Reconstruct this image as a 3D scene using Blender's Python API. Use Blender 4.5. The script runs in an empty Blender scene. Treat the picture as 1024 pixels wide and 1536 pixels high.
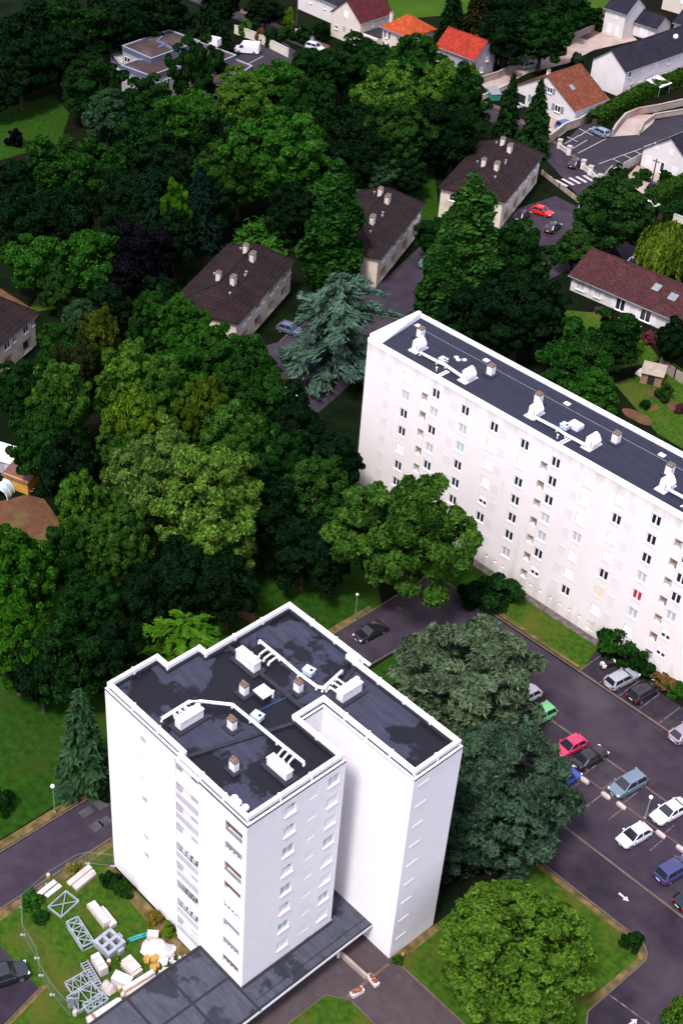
import bpy, math, random
import numpy as np
from mathutils import Vector, Matrix
random.seed(7)
RNG = np.random.default_rng(11)
scene = bpy.context.scene
COL = scene.collection
R = math.radians

# ------------------------------------------------------------------ camera (calibrated on the two white blocks)
F, CX, CY = 2148.2258, 230.0724, 747.906          # in pixels of the 1024 x 1536 photograph
CAM = np.array([55.4369, -51.6974, 118.4544])
YAW, PITCH, ROLL = 0.9137, 0.663, -0.0223
def _axes():
    f = np.array([-math.sin(YAW)*math.cos(PITCH), math.cos(YAW)*math.cos(PITCH), -math.sin(PITCH)])
    r = np.array([math.cos(YAW), math.sin(YAW), 0.0])
    u = np.cross(r, f)
    c, s = math.cos(ROLL), math.sin(ROLL)
    return c*r+s*u, -s*r+c*u, f
AR, AU, AF = _axes()
cd = bpy.data.cameras.new('camera'); cam = bpy.data.objects.new('camera', cd); COL.objects.link(cam)
cam.matrix_world = Matrix(((AR[0], AU[0], -AF[0], CAM[0]), (AR[1], AU[1], -AF[1], CAM[1]), (AR[2], AU[2], -AF[2], CAM[2]), (0, 0, 0, 1)))
cd.sensor_fit = 'AUTO'; cd.sensor_width = 36.0; cd.lens = F*36.0/1536.0
cd.shift_x = (512-CX)/1536.0; cd.shift_y = -(768-CY)/1536.0
cd.clip_start = 1.0; cd.clip_end = 9000.0
scene.camera = cam

def at(px, py, z=0.0):
    """surveyed spot: the point at height z seen at photograph pixel (px, py)"""
    d = AF + AR*((px-CX)/F) - AU*((py-CY)/F)
    t = (z-CAM[2])/d[2]
    p = CAM + t*d
    return Vector((p[0], p[1], p[2]))
def px_per_m(p):
    return F/float(np.dot(AF, np.array(p)-CAM))

# ------------------------------------------------------------------ materials
MATS = {}
def pm(name, c1, c2=None, scale=3.0, rough=0.8, bump=0.0, bscale=None, metal=0.0, lo=0.35, hi=0.65, coat=0.0, spec=0.4, detail=6.0, c3=None, scale3=0.15):
    """principled material, two tones mixed by noise, an optional third tone in large patches"""
    m = bpy.data.materials.new(name); m.use_nodes = True
    n = m.node_tree.nodes; l = m.node_tree.links
    b = n['Principled BSDF']
    b.inputs['Roughness'].default_value = rough; b.inputs['Metallic'].default_value = metal
    b.inputs['Specular IOR Level'].default_value = spec
    b.inputs['Coat Weight'].default_value = coat
    tc = n.new('ShaderNodeNewGeometry')
    if c2 is None: c2 = tuple(x*0.85 for x in c1)
    nz = n.new('ShaderNodeTexNoise'); nz.inputs['Scale'].default_value = scale; nz.inputs['Detail'].default_value = detail
    l.new(tc.outputs['Position'], nz.inputs['Vector'])
    rp = n.new('ShaderNodeMapRange'); rp.inputs['From Min'].default_value = lo; rp.inputs['From Max'].default_value = hi
    l.new(nz.outputs['Fac'], rp.inputs['Value'])
    mx = n.new('ShaderNodeMix'); mx.data_type = 'RGBA'
    mx.inputs['A'].default_value = (*c1, 1); mx.inputs['B'].default_value = (*c2, 1)
    l.new(rp.outputs['Result'], mx.inputs['Factor'])
    out = mx.outputs['Result']
    if c3 is not None:
        nz3 = n.new('ShaderNodeTexNoise'); nz3.inputs['Scale'].default_value = scale3; nz3.inputs['Detail'].default_value = 5
        l.new(tc.outputs['Position'], nz3.inputs['Vector'])
        r3 = n.new('ShaderNodeMapRange'); r3.inputs['From Min'].default_value = .5; r3.inputs['From Max'].default_value = .68
        l.new(nz3.outputs['Fac'], r3.inputs['Value'])
        m3 = n.new('ShaderNodeMix'); m3.data_type = 'RGBA'; m3.inputs['B'].default_value = (*c3, 1)
        l.new(out, m3.inputs['A']); l.new(r3.outputs['Result'], m3.inputs['Factor']); out = m3.outputs['Result']
    l.new(out, b.inputs['Base Color'])
    if bump > 0:
        bn = n.new('ShaderNodeTexNoise'); bn.inputs['Scale'].default_value = bscale or scale*4; bn.inputs['Detail'].default_value = 4
        l.new(tc.outputs['Position'], bn.inputs['Vector'])
        bp = n.new('ShaderNodeBump'); bp.inputs['Strength'].default_value = bump; bp.inputs['Distance'].default_value = 0.05
        l.new(bn.outputs['Fac'], bp.inputs['Height']); l.new(bp.outputs['Normal'], b.inputs['Normal'])
    if name in ('ground_dark', 'lawn_green', 'lawn_deep', 'lawn_field', 'dry_verge', 'bare_earth'): b.inputs['Specular IOR Level'].default_value = 0.02
    if name.startswith(('asphalt', 'path')): b.inputs['Specular IOR Level'].default_value = 0.15
    MATS[name] = m
    return m

def obj_color_mat(name, rough, coat=0.0, leaf=False, metal=0.0):
    m = bpy.data.materials.new(name); m.use_nodes = True
    n = m.node_tree.nodes; l = m.node_tree.links; b = n['Principled BSDF']
    oi = n.new('ShaderNodeObjectInfo')
    b.inputs['Roughness'].default_value = rough; b.inputs['Coat Weight'].default_value = coat; b.inputs['Metallic'].default_value = metal
    if leaf:
        b.inputs['Specular IOR Level'].default_value = 0.0
        a = n.new('ShaderNodeAttribute'); a.attribute_name = 'tint'
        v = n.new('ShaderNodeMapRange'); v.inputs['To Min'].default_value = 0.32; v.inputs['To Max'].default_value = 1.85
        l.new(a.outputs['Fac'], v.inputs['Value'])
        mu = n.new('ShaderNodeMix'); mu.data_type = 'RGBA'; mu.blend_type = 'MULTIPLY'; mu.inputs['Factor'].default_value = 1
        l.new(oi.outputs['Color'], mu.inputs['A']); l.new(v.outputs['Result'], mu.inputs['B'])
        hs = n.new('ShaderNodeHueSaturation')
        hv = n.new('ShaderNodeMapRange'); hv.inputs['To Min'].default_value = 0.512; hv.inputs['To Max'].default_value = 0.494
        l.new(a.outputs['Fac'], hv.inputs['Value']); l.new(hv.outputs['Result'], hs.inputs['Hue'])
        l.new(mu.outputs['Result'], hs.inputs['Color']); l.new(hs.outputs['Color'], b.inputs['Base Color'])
        tr = n.new('ShaderNodeBsdfTranslucent'); l.new(hs.outputs['Color'], tr.inputs['Color'])
        ms = n.new('ShaderNodeMixShader'); ms.inputs['Fac'].default_value = 0.1
        l.new(b.outputs['BSDF'], ms.inputs[1]); l.new(tr.outputs['BSDF'], ms.inputs[2])
        l.new(ms.outputs['Shader'], n['Material Output'].inputs['Surface'])
    else:
        l.new(oi.outputs['Color'], b.inputs['Base Color'])
    MATS[name] = m
    return m

def wall_mat(name, base, dirt, top, amount=0.5, bottom=0.0):
    """painted render with streaky dirt that hangs from the top edge and a grimy foot"""
    m = pm(name, base, tuple(x*0.96 for x in base), scale=0.6, rough=0.85, bump=0.05, bscale=20, spec=0.3)
    n = m.node_tree.nodes; l = m.node_tree.links; b = n['Principled BSDF']
    src = b.inputs['Base Color'].links[0].from_socket
    g = n.new('ShaderNodeNewGeometry'); sp = n.new('ShaderNodeSeparateXYZ'); l.new(g.outputs['Position'], sp.inputs['Vector'])
    mp = n.new('ShaderNodeMapping'); mp.inputs['Scale'].default_value = (0.9, 0.9, 0.12); l.new(g.outputs['Position'], mp.inputs['Vector'])
    nz = n.new('ShaderNodeTexNoise'); nz.inputs['Scale'].default_value = 1.2; nz.inputs['Detail'].default_value = 7; l.new(mp.outputs['Vector'], nz.inputs['Vector'])
    a = n.new('ShaderNodeMapRange'); a.inputs['From Min'].default_value = top-2.2; a.inputs['From Max'].default_value = top; a.inputs['To Min'].default_value = 0.0; a.inputs['To Max'].default_value = 0.55
    l.new(sp.outputs['Z'], a.inputs['Value'])
    c = n.new('ShaderNodeMapRange'); c.inputs['From Min'].default_value = 4.0; c.inputs['From Max'].default_value = 0.0; c.inputs['To Min'].default_value = 0.0; c.inputs['To Max'].default_value = bottom
    l.new(sp.outputs['Z'], c.inputs['Value'])
    ad = n.new('ShaderNodeMath'); ad.operation = 'ADD'; l.new(a.outputs['Result'], ad.inputs[0]); l.new(c.outputs['Result'], ad.inputs[1])
    a2 = n.new('ShaderNodeMath'); a2.operation = 'ADD'; a2.inputs[1].default_value = -0.62; l.new(nz.outputs['Fac'], a2.inputs[0])
    a3 = n.new('ShaderNodeMath'); a3.operation = 'ADD'; l.new(ad.outputs['Value'], a3.inputs[0]); l.new(a2.outputs['Value'], a3.inputs[1])
    k = n.new('ShaderNodeMapRange'); k.inputs['From Min'].default_value = 0.0; k.inputs['From Max'].default_value = 0.5; k.inputs['To Max'].default_value = amount
    l.new(a3.outputs['Value'], k.inputs['Value'])
    mx = n.new('ShaderNodeMix'); mx.data_type = 'RGBA'; mx.inputs['B'].default_value = (*dirt, 1)
    l.new(src, mx.inputs['A']); l.new(k.outputs['Result'], mx.inputs['Factor']); l.new(mx.outputs['Result'], b.inputs['Base Color'])
    return m

def wet_roof_mat(name, dry, wet, thr, scale=0.16):
    """bitumen felt: felt strips, blotches, and standing water that is darker and glossier"""
    m = bpy.data.materials.new(name); m.use_nodes = True
    n = m.node_tree.nodes; l = m.node_tree.links; b = n['Principled BSDF']
    g = n.new('ShaderNodeNewGeometry')
    n1 = n.new('ShaderNodeTexNoise'); n1.inputs['Scale'].default_value = scale; n1.inputs['Detail'].default_value = 9; n1.inputs['Roughness'].default_value = 0.62
    l.new(g.outputs['Position'], n1.inputs['Vector'])
    r1 = n.new('ShaderNodeMapRange'); r1.inputs['From Min'].default_value = thr; r1.inputs['From Max'].default_value = thr+0.03
    l.new(n1.outputs['Fac'], r1.inputs['Value'])
    n2 = n.new('ShaderNodeTexNoise'); n2.inputs['Scale'].default_value = 1.1; n2.inputs['Detail'].default_value = 6
    mp = n.new('ShaderNodeMapping'); mp.inputs['Scale'].default_value = (0.5, 1.6, 1); l.new(g.outputs['Position'], mp.inputs['Vector']); l.new(mp.outputs['Vector'], n2.inputs['Vector'])
    va = n.new('ShaderNodeMapRange'); va.inputs['From Min'].default_value = .3; va.inputs['From Max'].default_value = .7; va.inputs['To Min'].default_value = .78; va.inputs['To Max'].default_value = 1.22
    l.new(n2.outputs['Fac'], va.inputs['Value'])
    mx = n.new('ShaderNodeMix'); mx.data_type = 'RGBA'; mx.inputs['A'].default_value = (*dry, 1); mx.inputs['B'].default_value = (*wet, 1)
    l.new(r1.outputs['Result'], mx.inputs['Factor'])
    mu = n.new('ShaderNodeMix'); mu.data_type = 'RGBA'; mu.blend_type = 'MULTIPLY'; mu.inputs['Factor'].default_value = 1
    l.new(mx.outputs['Result'], mu.inputs['A']); l.new(va.outputs['Result'], mu.inputs['B'])
    # strip joints every metre
    wv = n.new('ShaderNodeTexWave'); wv.bands_direction = 'Y'; wv.inputs['Scale'].default_value = 0.314; l.new(g.outputs['Position'], wv.inputs['Vector'])
    jr = n.new('ShaderNodeMapRange'); jr.inputs['From Min'].default_value = 0.0; jr.inputs['From Max'].default_value = 0.02; jr.inputs['To Min'].default_value = .7; jr.inputs['To Max'].default_value = 1
    l.new(wv.outputs['Fac'], jr.inputs['Value'])
    m2 = n.new('ShaderNodeMix'); m2.data_type = 'RGBA'; m2.blend_type = 'MULTIPLY'; m2.inputs['Factor'].default_value = 1
    l.new(mu.outputs['Result'], m2.inputs['A']); l.new(jr.outputs['Result'], m2.inputs['B']); l.new(m2.outputs['Result'], b.inputs['Base Color'])
    rr = n.new('ShaderNodeMapRange'); rr.inputs['To Min'].default_value = .85; rr.inputs['To Max'].default_value = .45; l.new(r1.outputs['Result'], rr.inputs['Value'])
    l.new(rr.outputs['Result'], b.inputs['Roughness']); b.inputs['Specular IOR Level'].default_value = .3
    MATS[name] = m
    return m

def tile_mat(name, c1, c2, moss, pitch=3.2, axis='Z'):
    """roof tiles: courses running along the eaves (bands by height) with scattered odd tiles and moss"""
    m = bpy.data.materials.new(name); m.use_nodes = True
    n = m.node_tree.nodes; l = m.node_tree.links; b = n['Principled BSDF']
    tc = n.new('ShaderNodeTexCoord')
    nz = n.new('ShaderNodeTexNoise'); nz.inputs['Scale'].default_value = .5; nz.inputs['Detail'].default_value = 8; l.new(tc.outputs['Object'], nz.inputs['Vector'])
    r = n.new('ShaderNodeMapRange'); r.inputs['From Min'].default_value = .35; r.inputs['From Max'].default_value = .65; l.new(nz.outputs['Fac'], r.inputs['Value'])
    mx = n.new('ShaderNodeMix'); mx.data_type = 'RGBA'; mx.inputs['A'].default_value = (*c1, 1); mx.inputs['B'].default_value = (*c2, 1); l.new(r.outputs['Result'], mx.inputs['Factor'])
    vo = n.new('ShaderNodeTexVoronoi'); vo.inputs['Scale'].default_value = 2.6; l.new(tc.outputs['Object'], vo.inputs['Vector'])
    vs = n.new('ShaderNodeSeparateColor'); l.new(vo.outputs['Color'], vs.inputs['Color'])
    vr = n.new('ShaderNodeMapRange'); vr.inputs['To Min'].default_value = .7; vr.inputs['To Max'].default_value = 1.3; l.new(vs.outputs['Red'], vr.inputs['Value'])
    mu = n.new('ShaderNodeMix'); mu.data_type = 'RGBA'; mu.blend_type = 'MULTIPLY'; mu.inputs['Factor'].default_value = 1
    l.new(mx.outputs['Result'], mu.inputs['A']); l.new(vr.outputs['Result'], mu.inputs['B'])
    wv = n.new('ShaderNodeTexWave'); wv.bands_direction = axis; wv.wave_profile = 'SAW'; wv.inputs['Scale'].default_value = pitch; l.new(tc.outputs['Object'], wv.inputs['Vector'])
    wr = n.new('ShaderNodeMapRange'); wr.inputs['To Min'].default_value = .55; wr.inputs['To Max'].default_value = 1.25; l.new(wv.outputs['Fac'], wr.inputs['Value'])
    m2 = n.new('ShaderNodeMix'); m2.data_type = 'RGBA'; m2.blend_type = 'MULTIPLY'; m2.inputs['Factor'].default_value = 1
    l.new(mu.outputs['Result'], m2.inputs['A']); l.new(wr.outputs['Result'], m2.inputs['B'])
    n3 = n.new('ShaderNodeTexNoise'); n3.inputs['Scale'].default_value = 1.7; n3.inputs['Detail'].default_value = 8; l.new(tc.outputs['Object'], n3.inputs['Vector'])
    r3 = n.new('ShaderNodeMapRange'); r3.inputs['From Min'].default_value = .58; r3.inputs['From Max'].default_value = .72; r3.inputs['To Max'].default_value = .7; l.new(n3.outputs['Fac'], r3.inputs['Value'])
    m3 = n.new('ShaderNodeMix'); m3.data_type = 'RGBA'; m3.inputs['B'].default_value = (*moss, 1); l.new(m2.outputs['Result'], m3.inputs['A']); l.new(r3.outputs['Result'], m3.inputs['Factor'])
    l.new(m3.outputs['Result'], b.inputs['Base Color']); b.inputs['Roughness'].default_value = .85; b.inputs['Specular IOR Level'].default_value = .2
    bp = n.new('ShaderNodeBump'); bp.inputs['Strength'].default_value = .5; bp.inputs['Distance'].default_value = .05
    l.new(wv.outputs['Fac'], bp.inputs['Height']); l.new(bp.outputs['Normal'], b.inputs['Normal'])
    MATS[name] = m
    return m

LEAF = obj_color_mat('foliage', .55, leaf=True)
PAINT = obj_color_mat('car_paint', .3, coat=.6)
pm('bark', (.06, .045, .03), (.03, .024, .018), 4, .9, .3)
pm('glass_dark', (.012, .014, .02), (.02, .024, .034), .4, .08, spec=.6)
pm('glass_teal', (.42, .54, .55), (.34, .46, .48), .7, .2, spec=.5)
pm('curtain_grey', (.40, .42, .45), (.5, .52, .55), .9, .5)
pm('curtain_red', (.45, .02, .04), None, 1, .6)
pm('frame_white', (.78, .77, .8), (.74, .73, .76), 2, .5)
pm('shutter_white', (.74, .73, .77), (.70, .69, .74), 1.5, .6)
pm('shutter_lilac', (.71, .67, .70), (.68, .645, .68), 1.5, .6)
pm('shutter_cream', (.72, .62, .48), None, 1.5, .6)
pm('loggia_brown', (.34, .26, .21), (.44, .36, .30), 1.2, .8)
pm('blind_brown', (.17, .09, .08), (.12, .06, .06), 2, .6)
wall_mat('tower_render', (.78, .76, .80), (.52, .50, .53), 25.4, .3, bottom=.3)
pm('loggia_side', (.80, .79, .82), (.72, .71, .75), 1.0, .8)
wall_mat('slab_render', (.765, .715, .705), (.34, .32, .28), 22.72, .7, bottom=.40)
pm('parapet_white', (.80, .79, .83), (.74, .73, .78), 1.0, .6)
wet_roof_mat('tower_felt', (.029, .033, .056), (.0042, .0048, .0085), .475, .17)
wet_roof_mat('slab_felt', (.0165, .019, .036), (.0115, .013, .026), .57, .12)
wet_roof_mat('canopy_felt', (.048, .052, .072), (.020, .022, .033), .54, .30)
pm('upstand_felt', (.018, .019, .032), (.011, .012, .02), 1.5, .7)
pm('flashing_dark', (.012, .012, .02), None, 1.5, .7)
pm('duct_white', (.78, .77, .8), (.66, .65, .68), 2, .4)
pm('fan_blue', (.50, .62, .72), (.42, .54, .64), 2, .4)
pm('terracotta', (.28, .13, .08), (.2, .1, .07), 6, .8)
pm('brick_soot', (.20, .14, .11), (.10, .08, .07), 6, .9)
pm('cable_blue', (.02, .10, .32), None, 2, .5)
pm('metal_grey', (.32, .35, .37), (.22, .25, .27), 2, .45, metal=.3)
pm('steel_blue', (.30, .35, .37), (.22, .26, .28), 2, .5, metal=.2)
pm('concrete', (.42, .40, .37), (.30, .29, .27), 2, .9, .2)
pm('concrete_grey', (.30, .32, .36), (.23, .25, .28), 2, .9, .2)
pm('balustrade_grey', (.50, .50, .55), (.44, .44, .49), 1, .5)
pm('board_white', (.56, .52, .52), (.44, .41, .41), 1.5, .7)
pm('board_cream', (.50, .43, .40), (.40, .35, .32), 1.5, .7)
pm('sheet_white', (.60, .56, .59), (.44, .40, .44), 3, .6, .4, 5)
pm('sheet_teal', (.02, .27, .27), (.02, .19, .2), 3, .5)
pm('sack_yellow', (.42, .25, .05), (.30, .17, .04), 4, .7)
pm('timber', (.30, .18, .11), (.2, .12, .08), 3, .8)
pm('rubber', (.012, .012, .014), None, 3, .8)
pm('rim', (.36, .37, .39), None, 3, .3, metal=.7)
pm('lamp_clear', (.75, .75, .78), None, 3, .15)
pm('lamp_red', (.35, .01, .015), None, 3, .2)
pm('plate', (.7, .7, .7), None, 3, .4)
pm('trim_black', (.015, .015, .017), None, 3, .6)
pm('lamp_globe', (.85, .84, .82), None, 3, .3)
pm('pole_green', (.15, .20, .15), (.11, .15, .11), 3, .5)
pm('block_white', (.48, .41, .41), (.36, .30, .30), 3, .8, .2)
pm('flower_red', (.32, .03, .03), (.10, .08, .02), 9, .8, .5, 30)
# ground surfaces
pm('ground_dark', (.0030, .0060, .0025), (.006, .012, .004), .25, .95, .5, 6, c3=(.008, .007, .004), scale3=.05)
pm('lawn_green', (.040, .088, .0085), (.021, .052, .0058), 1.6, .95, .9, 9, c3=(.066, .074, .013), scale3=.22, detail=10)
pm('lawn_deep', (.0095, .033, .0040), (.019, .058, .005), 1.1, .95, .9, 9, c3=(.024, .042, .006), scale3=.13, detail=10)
pm('lawn_field', (.036, .082, .008), (.026, .062, .006), .12, .95, .3, 6, c3=(.036, .056, .010), scale3=.06)
pm('dry_verge', (.17, .115, .055), (.06, .05, .016), .9, .95, .5, 8, c3=(.07, .07, .02), scale3=.5)
pm('bare_earth', (.125, .056, .034), (.082, .040, .025), .9, .95, .6, 6, c3=(.10, .08, .03), scale3=.3)
pm('asphalt', (.038, .0275, .042), (.0265, .0195, .030), .55, .85, .3, 40, c3=(.054, .042, .053), scale3=.12, detail=10)
pm('asphalt_dark', (.028, .0203, .0315), (.0175, .013, .021), .6, .85, .3, 40, c3=(.046, .035, .045), scale3=.14, detail=10)
pm('asphalt_lot', (.030, .026, .036), (.024, .021, .029), 1.2, .85, .25, 40, c3=(.040, .034, .043), scale3=.12)
pm('path_brown', (.068, .050, .055), (.054, .040, .045), .8, .85, .25, 30, c3=(.043, .033, .037), scale3=.2)
pm('kerb_stone', (.12, .085, .07), (.08, .056, .048), 1.3, .9, .2)
pm('pave_red', (.10, .05, .046), (.07, .036, .034), 1.5, .9, .2)
pm('drive_cream', (.36, .29, .26), (.29, .23, .21), .5, .9, .1, c3=(.28, .16, .13), scale3=.12)
pm('paint_white', (.46, .42, .45), (.26, .235, .255), 2.5, .7, lo=.45, hi=.75)
pm('paint_worn', (.16, .135, .15), (.045, .037, .045), 2.0, .8, lo=.4, hi=.6)
pm('stone_strip', (.14, .11, .105), (.05, .042, .04), 1.6, .9, .5, 5)
pm('patch_grey', (.062, .056, .064), (.04, .036, .042), 1.2, .9)
# houses
tile_mat('tile_maroon', (.0205, .0088, .0092), (.0085, .0052, .0062), (.018, .0145, .0125), 1.1)
tile_mat('tile_wine', (.060, .017, .019), (.042, .013, .015), (.04, .026, .022), 1.5)
tile_mat('tile_rust', (.15, .043, .020), (.115, .034, .017), (.06, .028, .018), 1.5)
tile_mat('tile_orange', (.36, .06, .015), (.29, .046, .013), (.2, .055, .022), 1.5)
tile_mat('tile_red', (.32, .030, .014), (.25, .024, .012), (.19, .033, .017), 1.5)
tile_mat('tile_burgundy', (.075, .010, .013), (.055, .008, .010), (.04, .012, .012), 1.5)
tile_mat('slate', (.0155, .0135, .027), (.0115, .0105, .020), (.018, .017, .022), 1.5)
pm('villa_render', (.66, .57, .47), (.58, .50, .41), .6, .85, .1, c3=(.44, .38, .31), scale3=.3)
pm('house_white', (.66, .62, .62), (.60, .565, .565), .5, .85, .05)
pm('house_cream', (.62, .56, .49), (.56, .505, .44), .5, .85, .05)
pm('house_grey', (.36, .33, .37), (.30, .28, .31), .5, .85, .05)
pm('gravel_roof', (.042, .022, .020), (.028, .016, .015), .6, .95, .3, c3=(.08, .06, .06), scale3=.15)
pm('fascia_blue', (.10, .12, .21), (.08, .10, .17), .6, .6)
pm('door_maroon', (.10, .012, .02), None, 2, .6)
pm('door_red', (.35, .01, .03), None, 2, .5)
pm('shed_yellow', (.50, .27, .03), (.4, .2, .03), 2, .7)
pm('roof_rust', (.14, .06, .05), (.10, .05, .045), 1.2, .7)
pm('wood_fence', (.34, .28, .23), (.24, .2, .17), 1.5, .85)
pm('wall_stone', (.34, .28, .24), (.24, .2, .17), 1.2, .9, .3)
pm('tarp_green', (.05, .30, .22), None, 2, .5)
pm('solar_glass', (.20, .24, .28), (.14, .17, .2), 1, .15)

# ------------------------------------------------------------------ mesh builder
class MB:
    def __init__(s): s.v = []; s.f = []
    def add(s, vs, fs):
        o = len(s.v); s.v += [tuple(map(float, p)) for p in vs]; s.f += [tuple(i+o for i in f) for f in fs]; return s
    def quad(s, a, b, c, d): return s.add([a, b, c, d], [(0, 1, 2, 3)])
    def box(s, c, size, rz=0.0, taper=1.0):
        x, y, z = [q/2 for q in size]; ca, sa = math.cos(rz), math.sin(rz); vs = []
        for k, t in ((-1, 1.0), (1, taper)):
            for i, j in ((-1, -1), (1, -1), (1, 1), (-1, 1)):
                a, b = i*x*t, j*y*t
                vs.append((c[0]+a*ca-b*sa, c[1]+a*sa+b*ca, c[2]+k*z))
        return s.add(vs, [(3, 2, 1, 0), (4, 5, 6, 7), (0, 1, 5, 4), (1, 2, 6, 5), (2, 3, 7, 6), (3, 0, 4, 7)])
    def beam(s, a, b, w, h, up=(0, 0, 1)):
        """rectangular bar from a to b"""
        a, b = Vector(a), Vector(b); d = (b-a).normalized(); up = Vector(up)
        if abs(d.dot(up)) > .98: up = Vector((1, 0, 0))
        r = d.cross(up).normalized()*w/2; u = r.cross(d).normalized()*h/2
        vs = [a-r-u, a+r-u, a+r+u, a-r+u, b-r-u, b+r-u, b+r+u, b-r+u]
        return s.add(vs, [(3, 2, 1, 0), (4, 5, 6, 7), (0, 1, 5, 4), (1, 2, 6, 5), (2, 3, 7, 6), (3, 0, 4, 7)])
    def tube(s, pts, rad, n=8, cap=True):
        pts = [Vector(p) for p in pts]
        if not isinstance(rad, (list, tuple)): rad = [rad]*len(pts)
        vs = []; fs = []
        for i, p in enumerate(pts):
            d = (pts[min(i+1, len(pts)-1)]-pts[max(i-1, 0)]).normalized()
            a = d.orthogonal().normalized(); b = d.cross(a)
            for k in range(n):
                t = 2*math.pi*k/n; vs.append(p+(a*math.cos(t)+b*math.sin(t))*rad[i])
        for i in range(len(pts)-1):
            for k in range(n):
                k2 = (k+1) % n; fs.append((i*n+k, i*n+k2, (i+1)*n+k2, (i+1)*n+k))
        if cap: fs.append(tuple(range(n-1, -1, -1))); fs.append(tuple((len(pts)-1)*n+k for k in range(n)))
        return s.add(vs, fs)
    def lathe(s, c, prof, n=14):
        vs = []; fs = []
        for r, z in prof:
            for k in range(n):
                t = 2*math.pi*k/n; vs.append((c[0]+r*math.cos(t), c[1]+r*math.sin(t), c[2]+z))
        for i in range(len(prof)-1):
            for k in range(n):
                k2 = (k+1) % n; fs.append((i*n+k, i*n+k2, (i+1)*n+k2, (i+1)*n+k))
        fs.append(tuple(range(n-1, -1, -1))); fs.append(tuple((len(prof)-1)*n+k for k in range(n)))
        return s.add(vs, fs)
    def prism(s, poly, z0, z1, bottom=True):
        n = len(poly); A = sum(poly[i][0]*poly[(i+1) % n][1]-poly[(i+1) % n][0]*poly[i][1] for i in range(n))
        if A < 0: poly = list(poly)[::-1]
        vs = [(p[0], p[1], z0) for p in poly]+[(p[0], p[1], z1) for p in poly]
        fs = [(i, (i+1) % n, n+(i+1) % n, n+i) for i in range(n)]+[tuple(range(n, 2*n))]
        if bottom: fs.append(tuple(range(n-1, -1, -1)))
        return s.add(vs, fs)
    def sheet(s, poly, z):
        n = len(poly); A = sum(poly[i][0]*poly[(i+1) % n][1]-poly[(i+1) % n][0]*poly[i][1] for i in range(n))
        if A < 0: poly = list(poly)[::-1]
        return s.add([(p[0], p[1], z) for p in poly], [tuple(range(n))])

ORIGIN = {}
def link(name, mesh, mat, parent=None, loc=None):
    o = bpy.data.objects.new(name, mesh); COL.objects.link(o)
    if mat is not None and len(mesh.materials) == 0: mesh.materials.append(MATS[mat] if isinstance(mat, str) else mat)
    if parent is not None: o.parent = parent
    if loc is not None: o.location = loc
    return o
def build(mb, name, mat, parent=None, local=True, smooth=False, origin=None):
    """one mesh object; with local=False the vertices are world coordinates and are moved to the thing's own origin"""
    vs = mb.v
    if not local:
        og = origin if origin is not None else ORIGIN[root_of(parent).name]
        vs = [(a-og[0], b-og[1], c-og[2]) for a, b, c in vs]
    me = bpy.data.meshes.new(name); me.from_pydata(vs, [], mb.f); me.update()
    if smooth: me.polygons.foreach_set('use_smooth', [True]*len(me.polygons))
    o = link(name, me, mat, parent)
    if parent is None and origin is not None: o.location = origin
    return o
def root_of(o):
    while o.parent is not None: o = o.parent
    return o
def tag(o, label=None, cat=None, group=None, kind=None):
    if label: o['label'] = label
    if cat: o['category'] = cat
    if group: o['group'] = group
    if kind: o['kind'] = kind
    return o
def thing(name, label, cat, loc=(0, 0, 0), rz=0.0, group=None):
    o = bpy.data.objects.new(name, None); COL.objects.link(o); o.empty_display_size = .3
    o.location = loc; o.rotation_euler = (0, 0, rz); ORIGIN[o.name] = tuple(loc)
    return tag(o, label, cat, group)
def solo(mb, name, mat, label, cat, origin, group=None, smooth=False):
    """a thing that is one mesh, vertices given in world coordinates"""
    return tag(build(mb, name, mat, None, False, smooth, origin), label, cat, group)
def structure(mb, name, mat):
    return tag(build(mb, name, mat, None, True), kind='structure')
def copy_tree(o, parent=None):
    c = o.copy(); COL.objects.link(c)
    if parent is not None: c.parent = parent
    for ch in list(o.children): copy_tree(ch, c)
    return c

# ------------------------------------------------------------------ wall with openings
def wall_holes(mb, o, u, n, W, z0, z1, holes, depth=.16, back=True):
    """wall face from point o along unit u, outward normal n; holes = (u0, u1, z0, z1[, depth]); each hole gets reveals and a back"""
    o = Vector(o); u = Vector(u); n = Vector(n)
    us = sorted(set([0, W]+[round(h[0], 4) for h in holes]+[round(h[1], 4) for h in holes]))
    zs = sorted(set([z0, z1]+[round(h[2], 4) for h in holes]+[round(h[3], 4) for h in holes]))
    def P(a, z, d=0.0): q = o+u*a-n*d; return (q.x, q.y, z)
    flip = u.cross(Vector((0, 0, 1))).dot(n) < 0
    def Q(a, b, c, d):
        if flip: mb.quad(d, c, b, a)
        else: mb.quad(a, b, c, d)
    for i in range(len(us)-1):
        # merge vertically free cells
        j = 0
        while j < len(zs)-1:
            cx = (us[i]+us[i+1])/2
            def solid(k):
                cz = (zs[k]+zs[k+1])/2
                return not any(h[0] < cx < h[1] and h[2] < cz < h[3] for h in holes)
            if not solid(j): j += 1; continue
            k = j
            while k < len(zs)-1 and solid(k): k += 1
            Q(P(us[i], zs[j]), P(us[i+1], zs[j]), P(us[i+1], zs[k]), P(us[i], zs[k]))
            j = k
    for h in holes:
        d = h[4] if len(h) > 4 else depth
        a, b, c, e = h[:4]
        Q(P(a, c), P(b, c), P(b, c, d), P(a, c, d)); Q(P(a, e, d), P(b, e, d), P(b, e), P(a, e))
        Q(P(a, c), P(a, c, d), P(a, e, d), P(a, e)); Q(P(b, c, d), P(b, c), P(b, e), P(b, e, d))
        if back: Q(P(a, c, d), P(b, c, d), P(b, e, d), P(a, e, d))
    return mb

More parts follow.
